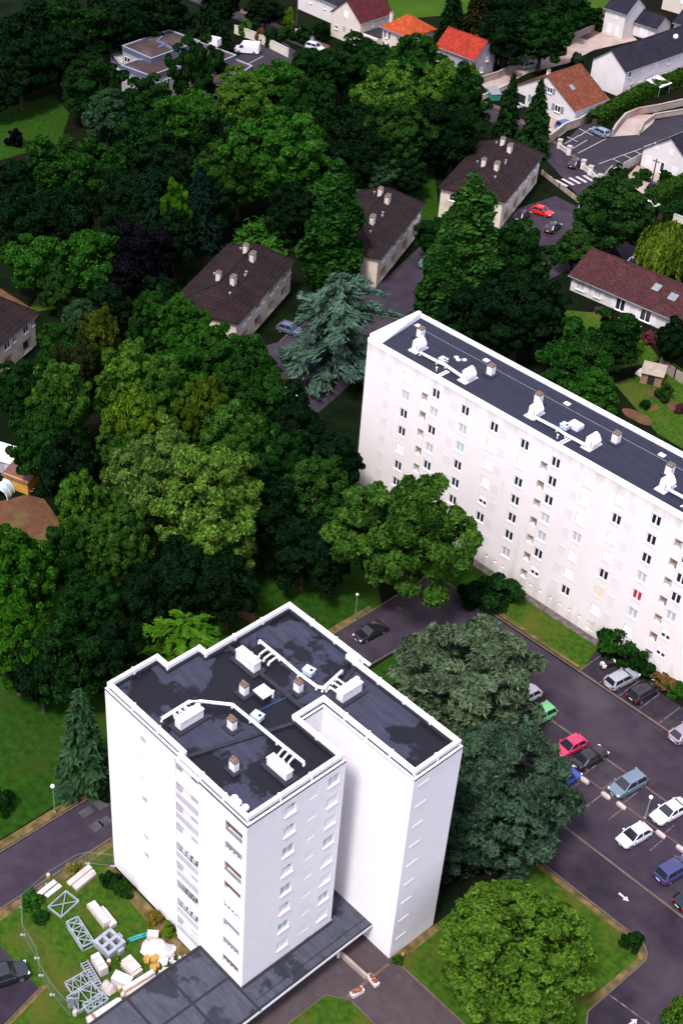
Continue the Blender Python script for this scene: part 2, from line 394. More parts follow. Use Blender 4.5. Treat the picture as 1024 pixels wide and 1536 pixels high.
WCACHE = {}
def window(parent, c, u, n, w, h, frame='frame_white', pane='glass_dark', mull=1, name='window', sill=False, fw=.07, rail=False, label=None):
    """a window as a part with its pane as a sub-part; c = centre on the plane it stands in (parent's coordinates)"""
    u = Vector(u).normalized(); n = Vector(n).normalized(); key = (round(u.x, 3), round(u.y, 3), w, h, mull, sill, fw, rail)
    if key not in WCACHE:
        m = MB(); z = Vector((0, 0, 1))
        def bar(u0, z0, u1, z1, t=.06):
            a = u*u0+z*z0; b = u*u1+z*z1
            vs = []
            for q in (n*.0, n*t):
                vs += [u*u0+z*z0+q, u*u1+z*z0+q, u*u1+z*z1+q, u*u0+z*z1+q]
            m.add(vs, [(3, 2, 1, 0), (4, 5, 6, 7), (0, 1, 5, 4), (1, 2, 6, 5), (2, 3, 7, 6), (3, 0, 4, 7)])
        bar(-w/2, -h/2, -w/2+fw, h/2); bar(w/2-fw, -h/2, w/2, h/2)
        bar(-w/2+fw, h/2-fw, w/2-fw, h/2); bar(-w/2+fw, -h/2, w/2-fw, -h/2+fw)
        for k in range(mull):
            x = -w/2+w*(k+1)/(mull+1); bar(x-fw*.7, -h/2+fw, x+fw*.7, h/2-fw, .055)
        if rail: bar(-w/2+fw, -.03, w/2-fw, .03, .05)
        if sill: 
            q = n*.14
            vs = []
            for zz in (-h/2-.07, -h/2-.005):
                vs += [u*(-w/2-.06)+z*zz, u*(w/2+.06)+z*zz, u*(w/2+.06)+z*zz+q+n*.08, u*(-w/2-.06)+z*zz+q+n*.08]
            m.add(vs, [(0, 1, 2, 3), (7, 6, 5, 4), (0, 4, 5, 1), (1, 5, 6, 2), (2, 6, 7, 3), (3, 7, 4, 0)])
        me = bpy.data.meshes.new('window'); me.from_pydata(m.v, [], m.f); me.update(); 
        p = MB(); p.quad(-u*(w/2-fw*.5)-z*(h/2-fw*.5)+n*.02, u*(w/2-fw*.5)-z*(h/2-fw*.5)+n*.02, u*(w/2-fw*.5)+z*(h/2-fw*.5)+n*.02, -u*(w/2-fw*.5)+z*(h/2-fw*.5)+n*.02)
        pe = bpy.data.meshes.new('pane'); pe.from_pydata([tuple(q) for q in p.v], [], p.f); pe.update()
        WCACHE[key] = (me, pe, {})
    me, pe, sub = WCACHE[key]
    if ('f', frame) not in sub: q = me.copy(); q.materials.append(MATS[frame]); sub[('f', frame)] = q
    if ('p', pane) not in sub: q = pe.copy(); q.materials.append(MATS[pane]); sub[('p', pane)] = q
    f = link(name, sub[('f', frame)], None, parent, c)
    if label: f['label'] = label
    link('pane', sub[('p', pane)], None, f)
    return f
SCACHE = {}
def panel(parent, c, u, n, w, h, mat, name='shutter', t=.03, slats=True, label=None):
    """closed roller shutter: a slatted board standing t proud of the plane through c"""
    u = Vector(u).normalized(); n = Vector(n).normalized(); key = (round(u.x, 3), round(u.y, 3), w, h, mat, t, slats)
    if key not in SCACHE:
        m = MB(); z = Vector((0, 0, 1)); k = max(1, int(h/.16)) if slats else 1
        for i in range(k):
            a = -h/2+h*i/k; b = -h/2+h*(i+1)/k
            m.add([-u*w/2+z*a+n*t, u*w/2+z*a+n*t, u*w/2+z*b+n*(t*.55 if slats else t), -u*w/2+z*b+n*(t*.55 if slats else t)], [(0, 1, 2, 3)])
        e = [(-w/2, -h/2), (w/2, -h/2), (w/2, h/2), (-w/2, h/2)]
        for i in range(4):
            a, b = e[i], e[(i+1) % 4]
            m.add([u*a[0]+z*a[1], u*b[0]+z*b[1], u*b[0]+z*b[1]+n*t, u*a[0]+z*a[1]+n*t], [(0, 1, 2, 3)])
        me = bpy.data.meshes.new(name); me.from_pydata([tuple(q) for q in m.v], [], m.f); me.update(); me.materials.append(MATS[mat])
        SCACHE[key] = me
    o = link(name, SCACHE[key], None, parent, c)
    if label: o['label'] = label
    return o

X, Y, Z = Vector((1, 0, 0)), Vector((0, 1, 0)), Vector((0, 0, 1))

# ================================================================== white tower block
H = 25.36
tower = thing('tower_block', 'tall white high-rise with a wet dark flat roof and white rail round it', 'apartment tower', (-7, 9, 0))
OT = Vector(ORIGIN[tower.name])
FP = [(0, 0), (0, 11.2), (-5.8, 11.2), (-5.8, 14.06), (5.19, 14.06), (5.19, 20.08), (-7.4, 20.08), (-7.4, 20.75), (-17.45, 20.75), (-17.45, 10.35), (-18.4, 10.35), (-18.4, 6.6), (-19.95, 6.6), (-19.95, .45), (-9.4, .45), (-9.4, 0)]
w = MB()
fl = [23.62-2.7*k for k in range(9)]                                   # window centre height of each floor
front_h = []
for k in range(8):
    z = 23.85-2.7*k
    front_h += [(4.2, 5.5, z-.62, z+.62, .14), (9.2, 10.5, z-.62, z+.62, .14), (6.95, 8.05, z-.5, z+.5, .05)]
wall_holes(w, (0, 0, 0), Y, X, 11.2, 0, H, front_h)
log_h = [(6.7, 8.85, 23.05-2.69*k-.68, 23.05-2.69*k+.72, 1.1) for k in range(8)]   # measured along +x from x=-9.4
bal_h = [(.12, 3.2, 24.4-2.72*k-1.18, 24.4-2.72*k+1.08, .85) for k in range(9)]
wall_holes(w, (-9.4, 0, 0), X, -Y, 9.4, 0, H, [h for h in bal_h+log_h if h[2] > .02], back=True)
A_h = []
for k in range(9): A_h.append((5.1, 5.9, 21.75-2.7*k+1.3-.45, 21.75-2.7*k+1.3+.5, .12))
wall_holes(w, (-19.95, .45, 0), X, -Y, 10.55, 0, H, [h for h in A_h if h[2] > .2])
fin_h = [(.55, 1.95, 24.1-2.7*k-.14, 24.1-2.7*k+.14, .06) for k in range(9)]
wall_holes(w, (5.19, 14.06, 0), Y, X, 6.02, 0, H, fin_h)
skip = {0, 4, 13, 14}
for i in range(len(FP)):
    a, b = FP[i], FP[(i+1) % len(FP)]
    if (a, b) in (((0, 0), (0, 11.2)), ((5.19, 14.06), (5.19, 20.08)), ((-19.95, .45), (-9.4, .45)), ((-9.4, 0), (0, 0))): continue
    w.quad((*a, 0), (*b, 0), (*b, H), (*a, H))
twall = build(w, 'wall', 'tower_render', tower, False)
TL = lambda x, y, z: (x-OT.x, y-OT.y, z-OT.z)
# glazing of the front: small frames with shutters down (white) or glass
kind_l = ['slot', 'slot', 'teal', 'slot', 'grey', 'slot', 'teal', 'shut']
kind_r = ['teal', 'shut', 'shut', 'grey', 'shut', 'shut', 'grey', 'shut']
for k in range(8):
    z = 23.85-2.7*k
    for yy, kd in ((4.85, kind_l[k]), (9.85, kind_r[k])):
        if kd == 'slot':
            f = window(tower, TL(-.13, yy, z), Y, X, 1.28, 1.22, pane='shutter_white', mull=1, sill=True)
            panel(f, (0, 0, .38), Y, X, .34, .3, 'curtain_grey', 'vent_flap', .05, True); panel(f, (0, .34, .38), Y, X, .2, .3, 'metal_grey', 'vent_flap', .05, True)
        elif kd == 'shut': 
            f = window(tower, TL(-.13, yy, z), Y, X, 1.28, 1.22, pane='shutter_white', mull=1, sill=True); panel(f, (0, 0, .1), Y, X, 1.12, .98, 'shutter_white', 'shutter', .06)
        else: window(tower, TL(-.13, yy, z), Y, X, 1.28, 1.22, pane='glass_teal' if kd == 'teal' else 'curtain_grey', mull=1, sill=True)
    panel(tower, TL(-.05, 7.5, z), Y, X, 1.08, .98, 'shutter_white', 'shutter', .03)
for k, h in enumerate(fin_h): panel(tower, TL(5.13, 14.06+1.25, (h[2]+h[3])/2), Y, X, 1.36, .26, 'shutter_lilac', 'vent_grille', .1)
for k, h in enumerate(A_h):
    if h[2] > .2: window(tower, TL(-19.95+5.5, .57, (h[2]+h[3])/2), X, -Y, .78, .92, pane=['curtain_grey', 'shutter_white', 'shutter_white', 'glass_teal', 'shutter_white', 'curtain_grey', 'glass_teal', 'shutter_white', 'shutter_white'][k], mull=0, fw=.05)
# loggias right: dark blind / glass at the back plus balustrade bits
lg_blind = ['blind_brown', 'metal_grey', 'blind_brown', 'blind_brown', 'shutter_white', 'metal_grey', 'metal_grey', 'blind_brown']
for k, h in enumerate(log_h):
    cx = -9.4+(h[0]+h[1])/2; zc = (h[2]+h[3])/2
    f = window(tower, TL(cx, 1.09, zc), X, -Y, 2.1, 1.36, pane='glass_dark', mull=2, name='loggia_window')
    panel(tower, TL(cx, .16, h[3]-.36), X, -Y, 2.12, .62, lg_blind[k], 'blind', .05)
    m = MB(); m.beam((-9.4+h[0]+.03, .06, h[2]+.42), (-9.4+h[1]-.03, .06, h[2]+.50), .05, .06); m.box((cx, .07, h[2]+.2), (2.1, .03, .38)); build(m, 'balustrade', 'parapet_white' if k not in (0, 2) else 'metal_grey', tower, False)
    if k in (1, 4, 6, 7):
        m = MB(); r = random.Random(k)
        for q in range(4): m.box((cx-.8+.5*q, .25, h[2]+.55), (.28, .2, .3+.3*r.random()), r.random())
        build(m, 'balcony_clutter', 'curtain_grey', tower, False)
for k, h in enumerate(bal_h):
    if h[2] < .02: continue
    cx = -9.4+(h[0]+h[1])/2
    f = window(tower, TL(cx+.5, .84, (h[2]+h[3])/2-.05), X, -Y, 1.9, 2.0, pane=('blind_brown' if k == 0 else 'curtain_grey'), mull=1, name='balcony_door')
    m = MB(); m.box((cx, .05, h[2]+.48), (3.02, .05, .86)); build(m, 'balustrade', 'balustrade_grey' if k % 3 else 'parapet_white', tower, False)
    m = MB(); m.beam((-9.4+h[0]+.02, .05, h[2]+.98), (-9.4+h[1]-.02, .05, h[2]+.98), .06, .06); build(m, 'handrail', 'frame_white', tower, False)
    if k in (4, 6, 7):
        m = MB(); r = random.Random(k+40)
        for q in range(3): m.box((cx-.9+.7*q, .45, h[2]+.95), (.4, .3, .4+.4*r.random()), r.random())
        build(m, 'balcony_clutter', ['metal_grey', 'curtain_grey', 'loggia_brown'][k % 3], tower, False)
# roof
def inset(P, d):
    n = len(P); out = []
    for i in range(n):
        p0, p1, p2 = Vector(P[i-1]), Vector(P[i]), Vector(P[(i+1) % n])
        a = (p1-p0).normalized(); b = (p2-p1).normalized()
        na = Vector((-a.y, a.x)); nb = Vector((-b.y, b.x)); k = (na+nb); s = d*2/k.length_squared if k.length > 1e-6 else 0
        out.append(tuple(p1+k*s))
    return out
ZR = H-.12
roof = build(MB().sheet(inset(FP, .2), ZR), 'roof', 'tower_felt', tower, False)
def ring(mb, P, d0, d1, z0, z1):
    a, b = inset(P, d0), inset(P, d1); n = len(P)
    for i in range(n):
        j = (i+1) % n
        mb.quad((*a[i], z1), (*a[j], z1), (*b[j], z1), (*b[i], z1)); mb.quad((*a[i], z0), (*a[j], z0), (*a[j], z1), (*a[i], z1)); mb.quad((*b[j], z0), (*b[i], z0), (*b[i], z1), (*b[j], z1))
        mb.quad((*b[i], z0), (*b[j], z0), (*a[j], z0), (*a[i], z0))
    return mb
build(ring(MB(), FP, .0, .22, H-.2, H+.03), 'wall_coping', 'parapet_white', tower, False)
build(ring(MB(), FP, .223, .55, ZR-.1, H+.13), 'upstand', 'upstand_felt', tower, False)
rl = ring(MB(), FP, .16, .5, H+.36, H+.78)
IN = inset(FP, .33)
for i in range(len(FP)):
    a, b = Vector(IN[i]), Vector(IN[(i+1) % len(FP)]); L = (b-a).length; n = max(1, round(L/3.1))
    for k in range(n):
        p = a+(b-a)*(k/n); ang = math.atan2((b-a).y, (b-a).x)
        rl.box((p.x, p.y, H+.31), (.16, .30, .66), ang)
        if k: rl.box((p.x, p.y, H+.58), (.16, .46, .5), ang)
build(rl, 'parapet_rail', 'parapet_white', tower, False)
# rooftop plant ---------------------------------------------------
def world_dir(p, q, z):
    a, b = at(*p, z), at(*q, z); return a, b
def roof_vent(root, p, axis, L=2.5, W=.75, hh=1.15, plinth='upstand_felt', caps=2, z=ZR, name='ventilation_stack', o=None, side=1):
    """long white plastered shaft with lower shoulder, stepped cap, domed cowls and a felt plinth"""
    c = at(*p, z) if not isinstance(p, Vector) else p
    a = math.atan2(axis[1], axis[0]); d = Vector((math.cos(a), math.sin(a), 0)); s = Vector((-d.y, d.x, 0))*side
    m = MB(); m.box(c+Z*(hh/2+.1), (L, W, hh), a); q = c+d*(L*.18)
    m.box(c+d*(L*.10)+Z*(hh+.18), (L*.72, W*.8, .18), a); m.box(c+Z*(hh+.02), (L+.12, W+.12, .12), a)
    for k in range(caps):
        b = c+d*(L*(.36-.24*k)); m.lathe((b.x, b.y, hh+z+.25), [(.2, 0), (.27, .05), (.27, .2), (.2, .3), (.08, .34)], 10)
    v = build(m, name, 'duct_white', root, False)
    m = MB(); m.box(c+Z*.08, (L+.9, W+.8, .18), a); build(m, 'plinth', plinth, v, False)
    return v
def chimney(root, p, z=ZR, w=.72, d=.55, hh=1.1, ang=0, pots=3, mat='duct_white', cap='brick_soot', parent=None, plinth=True):
    c = at(*p, z) if not isinstance(p, Vector) else p
    m = MB(); m.box(c+Z*(hh/2), (w, d, hh), ang); ch = build(m, 'chimney', mat, parent or root, False)
    m = MB(); m.box(c+Z*(hh+.1), (w+.02, d+.02, .2), ang)
    dd = Vector((math.cos(ang), math.sin(ang), 0))
    build(m, 'chimney_head', cap, ch, False)
    m = MB()
    for k in range(pots):
        b = c+dd*((k-(pots-1)/2)*w/pots); m.lathe((b.x, b.y, z+hh+.2), [(.1, 0), (.08, .22), (.1, .25)], 8)
    build(m, 'chimney_pot', 'terracotta', ch, False)
    if plinth:
        m = MB(); m.box(c+Z*.07, (w+.7, d+.7, .16), ang); build(m, 'plinth', 'upstand_felt', ch, False)
    return ch
def duct(root, pts, z, rad=.17, name='duct'):
    P = [at(*p, z) for p in pts]; m = MB()
    m.tube(P, rad, 10)
    for p in P[::1]:
        m.box(p-Z*(rad+.12), (.16, .3, .3), 0.4)
    return build(m, name, 'duct_white', root, False, True)
def fan(root, p, z, ang=0):
    c = at(*p, z); m = MB(); m.box(c+Z*.42, (.95, .75, .5), ang); m.box(c+Z*.69, (1.05, .85, .06), ang)
    f = build(m, 'fan_unit', 'fan_blue', root, False)
    m = MB(); dd = Vector((math.cos(ang), math.sin(ang), 0)); q = c+dd*.25
    m.lathe((q.x, q.y, z+.72), [(.16, 0), (.16, .06), (.05, .08)], 10); build(m, 'fan_cap', 'trim_black', f, False)
    for i in (-1, 1): m = MB(); m.box(c+dd*.35*i+Z*.09, (.12, .7, .18), ang); build(m, 'foot', 'trim_black', f, False)
roof_vent(tower, (372, 998), (1, 0), 2.5, .8, 1.25, side=1)
roof_vent(tower, (523, 1044), (0, 1), 2.4, .8, 1.25)
roof_vent(tower, (284, 1084), (0, 1), 2.6, .8, 1.15)
roof_vent(tower, (419, 1158), (1, 0), 2.4, .75, 1.0)
chimney(tower, (366, 1041)); chimney(tower, (447, 1037)); chimney(tower, (348, 1093)); chimney(tower, (351, 1155), pots=2)
zd = ZR+.55
duct(tower, [(389, 961), (420, 986), (448, 1010), (475, 1030), (490, 1033), (512, 1007)][:5], zd)
duct(tower, [(243, 1078), (284, 1052), (300, 1052), (349, 1057), (376, 1079), (416, 1112), (456, 1144)], zd)
duct(tower, [(484, 1033), (513, 1006)], zd, .16)
for (a, b) in (((389, 982), (402, 972)), ((396, 988), (410, 978)), ((403, 994), (417, 984)), ((494, 1030), (508, 1040)), ((499, 1023), (513, 1033)), ((504, 1017), (518, 1027)), ((262, 1070), (276, 1079)), ((270, 1065), (284, 1074)), ((278, 1060), (292, 1068)), ((424, 1139), (434, 1127)), ((432, 1145), (442, 1133)), ((417, 1133), (427, 1121))):
    duct(tower, [a, b], zd, .1, 'duct_branch')
fan(tower, (463, 1012), ZR, .2); fan(tower, (386, 1080), ZR, .2)
m = MB(); c = at(395, 1044, ZR); m.box(c+Z*.25, (1.25, 1.15, .5)); hb = build(m, 'roof_hatch', 'upstand_felt', tower, False)
m = MB(); m.box(c+Z*.58, (1.4, 1.3, .14)); m.box(c+Z*.66, (1.2, 1.1, .04)); build(m, 'hatch_lid', 'duct_white', hb, False)
m = MB(); c = at(409, 1046, ZR); m.tube([c, c+Z*.75], .1, 8); m.lathe((c.x, c.y, ZR+.75), [(.14, 0), (.14, .08), (.03, .1)], 8); build(m, 'vent_pipe', 'duct_white', tower, False)
for p in ((352, 1198), (357, 1204), (368, 1212)):
    c = at(*p, ZR); m = MB(); m.lathe((c.x, c.y, ZR), [(.36, 0), (.36, .08), (.3, .22), (.16, .3), (.04, .32)], 14); build(m, 'vent_dome', 'duct_white', tower, False, True)
m = MB(); m.tube([at(*p, ZR+.03) for p in ((388, 1066), (408, 1056), (425, 1048), (437, 1042), (447, 1034))], .035, 6); build(m, 'roof_cable', 'cable_blue', tower, False)
m = MB()
m.beam((-9.0, .7, ZR+.1), (-5.9, 11.0, ZR+.1), .35, .22); m.beam((-17.2, 12.6, ZR+.1), (-6.0, 12.5, ZR+.1), .4, .22); m.beam((-5.7, 14.3, ZR+.08), (-7.6, 19.8, ZR+.08), .4, .2)
build(m, 'roof_upstand', 'upstand_felt', tower, False)
m = MB(); m.box((-8.2, 19.9, H+.65), (.9, .7, .5)); m.box((-7.0, 20.55, H+.55), (1.0, .25, .22)); build(m, 'rail_box', 'parapet_white', tower, False)
# ground-floor canopy with its felt roof
CZ = 2.88
can = [(-5.75, -14), (4.35, -14), (3.35, -2.4), (2.85, 13.95), (.02, 13.95), (.02, -.02), (-5.75, -.02)]
can = [(-5.75, -16), (3.1, -16), (2.8, 13.98), (-5.6, 13.98), (-5.6, 11.3), (.06, 11.3), (.06, -.06), (-5.75, -.06)]
cn = build(MB().prism(can, CZ-.32, CZ), 'canopy', 'parapet_white', tower, False)
build(MB().sheet(inset(can, .04), CZ+.006), 'canopy_roof', 'canopy_felt', cn, False)
m = MB()
for y in (-.35, -4.6, -8.9, -13.2): m.box((-1.35, y, CZ+.03), (8.6, .22, .05))
m.box((-1.45, -8.2, CZ+.032), (.22, 15.6, .045)); m.box((1.9, 7.0, CZ+.02), (.07, 13.8, .03)); m.box((-5.62, -8.2, CZ+.04), (.25, 15.9, .08)); m.box((2.72, -1, CZ+.035), (.14, 29.8, .07))
m.box((.2, 5.6, CZ+.04), (.25, 11.4, .08))
build(m, 'roof_seam', 'flashing_dark', cn, False)
m = MB(); m.box((-2.4, -2.6, CZ+.035), (.9, .45, .05), .3); m.box((-.5, 8, CZ+.02), (1.2, .5, .02), .2); build(m, 'roof_patch', 'patch_grey', cn, False)
m = MB(); m.prism([(-5.6, -15.9), (1.2, -15.9), (1.2, -.1), (-5.6, -.1)], 0, CZ-.33); build(m, 'ground_floor', 'house_cream', tower, False)
m = MB(); m.box((1.6, 11.4, 1.2), (.08, 2.4, 2.4)); m.box((.9, 5.0, 1.3), (1.6, 12, 2.5)); build(m, 'entrance_wall', 'glass_teal', tower, False)

# ================================================================== long white slab block
HS = 22.72; S0, S1, SX0, SX1 = 64.5, 74.0, -50.12, 14.0
slab = thing('slab_block', 'long white apartment slab with rows of small windows and a dark blue-grey flat roof', 'apartment block', (-20, 69, 0))
OS = Vector(ORIGIN[slab.name]); SL = lambda x, y, z: (x-OS.x, y-OS.y, z-OS.z)
rows = [20.25-2.72*k for k in range(7)]
WW, WH = 1.28, 1.42
holes = []; jobs = []
LX = [-40.0, -21.45, -3.24]
# what each window shows, floor by floor from the top: o glass, s white shutter, h half-down shutter, g grey curtain, t teal glass, c cream shutter, r red curtain
pat = {-43.1: 'sgoosoo', -38.35: 'ogogooo', -33.65: 'ogtoooo', -29.15: 'ossshoo', -24.55: 'osoooog', -20.02: 'oooggoh', -15.4: 'sssgsso', -11.02: 'sossocs', -6.4: 'ooogrgs', -1.9: 'ooooghh'}
for x0, s in pat.items():
    for k, ch in enumerate(s):
        holes.append((x0-WW/2-SX0, x0+WW/2-SX0, rows[k]-WH/2, rows[k]+WH/2, .16)); jobs.append((x0, rows[k], ch))
for x0 in (2.7, 7.2, 11.5):
    for k in range(7): holes.append((x0-WW/2-SX0, x0+WW/2-SX0, rows[k]-WH/2, rows[k]+WH/2, .16))
lil = [-46.25, -35.4, -27.68, -17.0, -9.39]
for L in LX:
    for k in range(7):
        z = 18.88-2.72*k
        if z > 2: holes.append((L-.5-SX0, L+.5-SX0, z-.62, z+.62, .9))
for x in (-27.24, -25.87, -24.56, -20.16, -18.74, -17.15, -15.67, -14.28, -12.82, -7.5, -5): holes.append((x-.22-SX0, x+.22-SX0, 1.45, 1.85, .2))
holes.append((-11.19-.55-SX0, -11.19+.55-SX0, .55, 1.85, .1))
w = MB(); wall_holes(w, (SX0, S0, 0), X, -Y, SX1-SX0, 0, HS, holes)
w.quad((SX0, S1, 0), (SX0, S0, 0), (SX0, S0, HS), (SX0, S1, HS)); w.quad((SX1, S0, 0), (SX1, S1, 0), (SX1, S1, HS), (SX1, S0, HS)); w.quad((SX1, S1, 0), (SX0, S1, 0), (SX0, S1, HS), (SX1, S1, HS))
build(w, 'wall', 'slab_render', slab, False)
for x0, z, ch in jobs:
    c = SL(x0, S0+.15, z)
    pane = {'o': 'glass_dark', 'g': 'curtain_grey', 't': 'glass_teal', 'r': 'curtain_red'}.get(ch, 'glass_dark')
    f = window(slab, c, X, -Y, WW-.02, WH-.02, pane=pane, mull=1, sill=True, fw=.12, label='window with red curtains' if ch == 'r' else None)
    if ch in 'sc': panel(f, (0, 0, 0), X, -Y, WW-.06, WH-.06, 'shutter_cream' if ch == 'c' else 'shutter_white', 'shutter', .12)
    if ch == 'h': panel(f, (0, 0, .34), X, -Y, WW-.06, .74, 'shutter_white', 'shutter', .12)
for x0 in lil:
    for k in range(7): panel(slab, SL(x0, S0, rows[k]-.1), X, -Y, 1.05, 1.35, 'shutter_lilac', 'blind_panel', .015, False)
for L in LX:
    for k in range(7):
        z = 18.88-2.72*k
        if z > 2:
            panel(slab, SL(L, S0+.88, z), X, -Y, .98, 1.22, 'loggia_brown', 'loggia_back', .02, False)
            m = MB(); m.beam((L-.5, S0+.3, z-.2), (L+.5, S0+.3, z+.02), .06, .06); m.box((L+.28, S0+.35, z-.2), (.3, .3, .8)); build(m, 'loggia_shelf', 'timber' if k % 2 else 'board_cream', slab, False)
    m = MB(); m.box((L+.52, S0-.03, 11), (.05, .05, 20.5)); build(m, 'downpipe', 'shutter_lilac', slab, False)
for x in (-47.6, -30.8, -12.6): pass
ZS = HS-.42
build(MB().sheet([(SX0+.45, S0+.3), (SX1-.3, S0+.3), (SX1-.3, S1-.35), (SX0+.45, S1-.35)], ZS), 'roof', 'slab_felt', slab, False)
pr = MB()
SP = [(SX0, S0), (SX1, S0), (SX1, S1), (SX0, S1)]
def bar4(x0, x1, y0, y1, z0, z1): pr.box(((x0+x1)/2, (y0+y1)/2, (z0+z1)/2), (x1-x0, y1-y0, z1-z0))
bar4(SX0-.03, SX1, S0-.03, S0+.3, HS-.6, HS+.05); bar4(SX0-.03, SX1, S1-.35, S1+.03, HS-.6, HS+.05); bar4(SX0-.03, SX0+.45, S0+.3, S1-.35, HS-.6, HS+.5)
pr.add([(SX0+.45, S0+.3, ZS), (SX0+1.7, S0+.3, ZS+.004), (SX0+.45, S1-.35, HS+.5), (SX0+.45, S0+.3, HS+.5), (SX0+.45, S1-.35, ZS)], [(0, 1, 3), (1, 2, 3), (1, 4, 2)])
build(pr, 'parapet', 'parapet_white', slab, False)
m = MB(); m.box((-18, 71.7, ZS+.012), (63, .05, .024)); build(m, 'roof_joint', 'metal_grey', slab, False)
def slab_vent(p, axis, hh=1.45):
    c = at(*p, ZS); a = math.atan2(axis[1], axis[0]); d = Vector((math.cos(a), math.sin(a), 0)); s = Vector((-d.y, d.x, 0))
    m = MB(); m.box(c+Z*(hh/2), (1.7, .72, hh), a, .92); m.box(c+Z*.06, (2.3, 1.3, .12), a)
    for k in range(4):
        b = c+d*(-.66+.42*k); q = b-s*.32
        m.tube([q+Z*.45-s*.25, q+Z*.85-s*.28, q+Z*1.2-s*.1, b+Z*(hh+.08)], .15, 8)
    for k in range(3):
        b = c+d*(-.5+.5*k); m.lathe((b.x, b.y, ZS+hh), [(.17, 0), (.24, .05), (.24, .18), (.1, .3)], 10)
    build(m, 'ventilation_stack', 'duct_white', slab, False, False)
for p in ((627, 524), (701, 569), (801, 622), (886, 669), (997, 732)): slab_vent(p, (0, 1))
for p in ((630, 506), (735, 562), (806, 605), (922, 664), (1002, 712)): 
    chimney(slab, p, ZS, .75, .75, 1.25, 0, 2, 'duct_white', 'brick_soot')
zq = ZS+.42
duct(slab, [(630, 529), (655, 542), (668, 548), (693, 565)], zq, .2); duct(slab, [(802, 626), (835, 643), (848, 652), (880, 669)], zq, .2); duct(slab, [(1000, 733), (1040, 755), (1075, 778)], zq, .2)
fan(slab, (664, 545), ZS, 0); fan(slab, (846, 644), ZS, 0); fan(slab, (1058, 768), ZS, 0)
m = MB(); c = at(862, 641, ZS); m.box(c+Z*.25, (1.5, 1.2, .5)); m.box(c+Z*.55, (1.25, 1.0, .14)); m.box(c+Z*.66+X*.3, (.5, .7, .14)); build(m, 'roof_hatch', 'duct_white', slab, False)
for p in ((684, 536), (687, 540), (696, 540)):
    c = at(*p, ZS); m = MB(); m.lathe((c.x, c.y, ZS), [(.3, 0), (.3, .06), (.1, .12)], 10); build(m, 'vent_dome', 'duct_white', slab, False)
for p in ((729, 541), (850, 606), (992, 683), (627, 489)):
    c = at(*p, ZS); m = MB(); m.box(c+Z*.05, (.75, .6, .1)); m.box(c+Z*.12, (.6, .45, .05)); build(m, 'roof_outlet', 'duct_white', slab, False)
for p, q in (((656, 563), (670, 556)), ((838, 664), (852, 657)), ((1020, 760), (1032, 755))):
    m = MB(); a, b = at(*p, ZS+.1), at(*q, ZS+.1)
    m.beam(a, b, .18, .1); m.beam(a+X*.35, b+X*.35, .18, .1); build(m, 'access_rail', 'duct_white', slab, False)
for p in ((654, 557), (835, 658)):
    c = at(*p, ZS); m = MB(); m.tube([c, c+Z*.5], .07, 8); m.lathe((c.x, c.y, ZS+.5), [(.13, 0), (.13, .1), (.03, .14)], 8); build(m, 'vent_pipe', 'duct_white', slab, False)

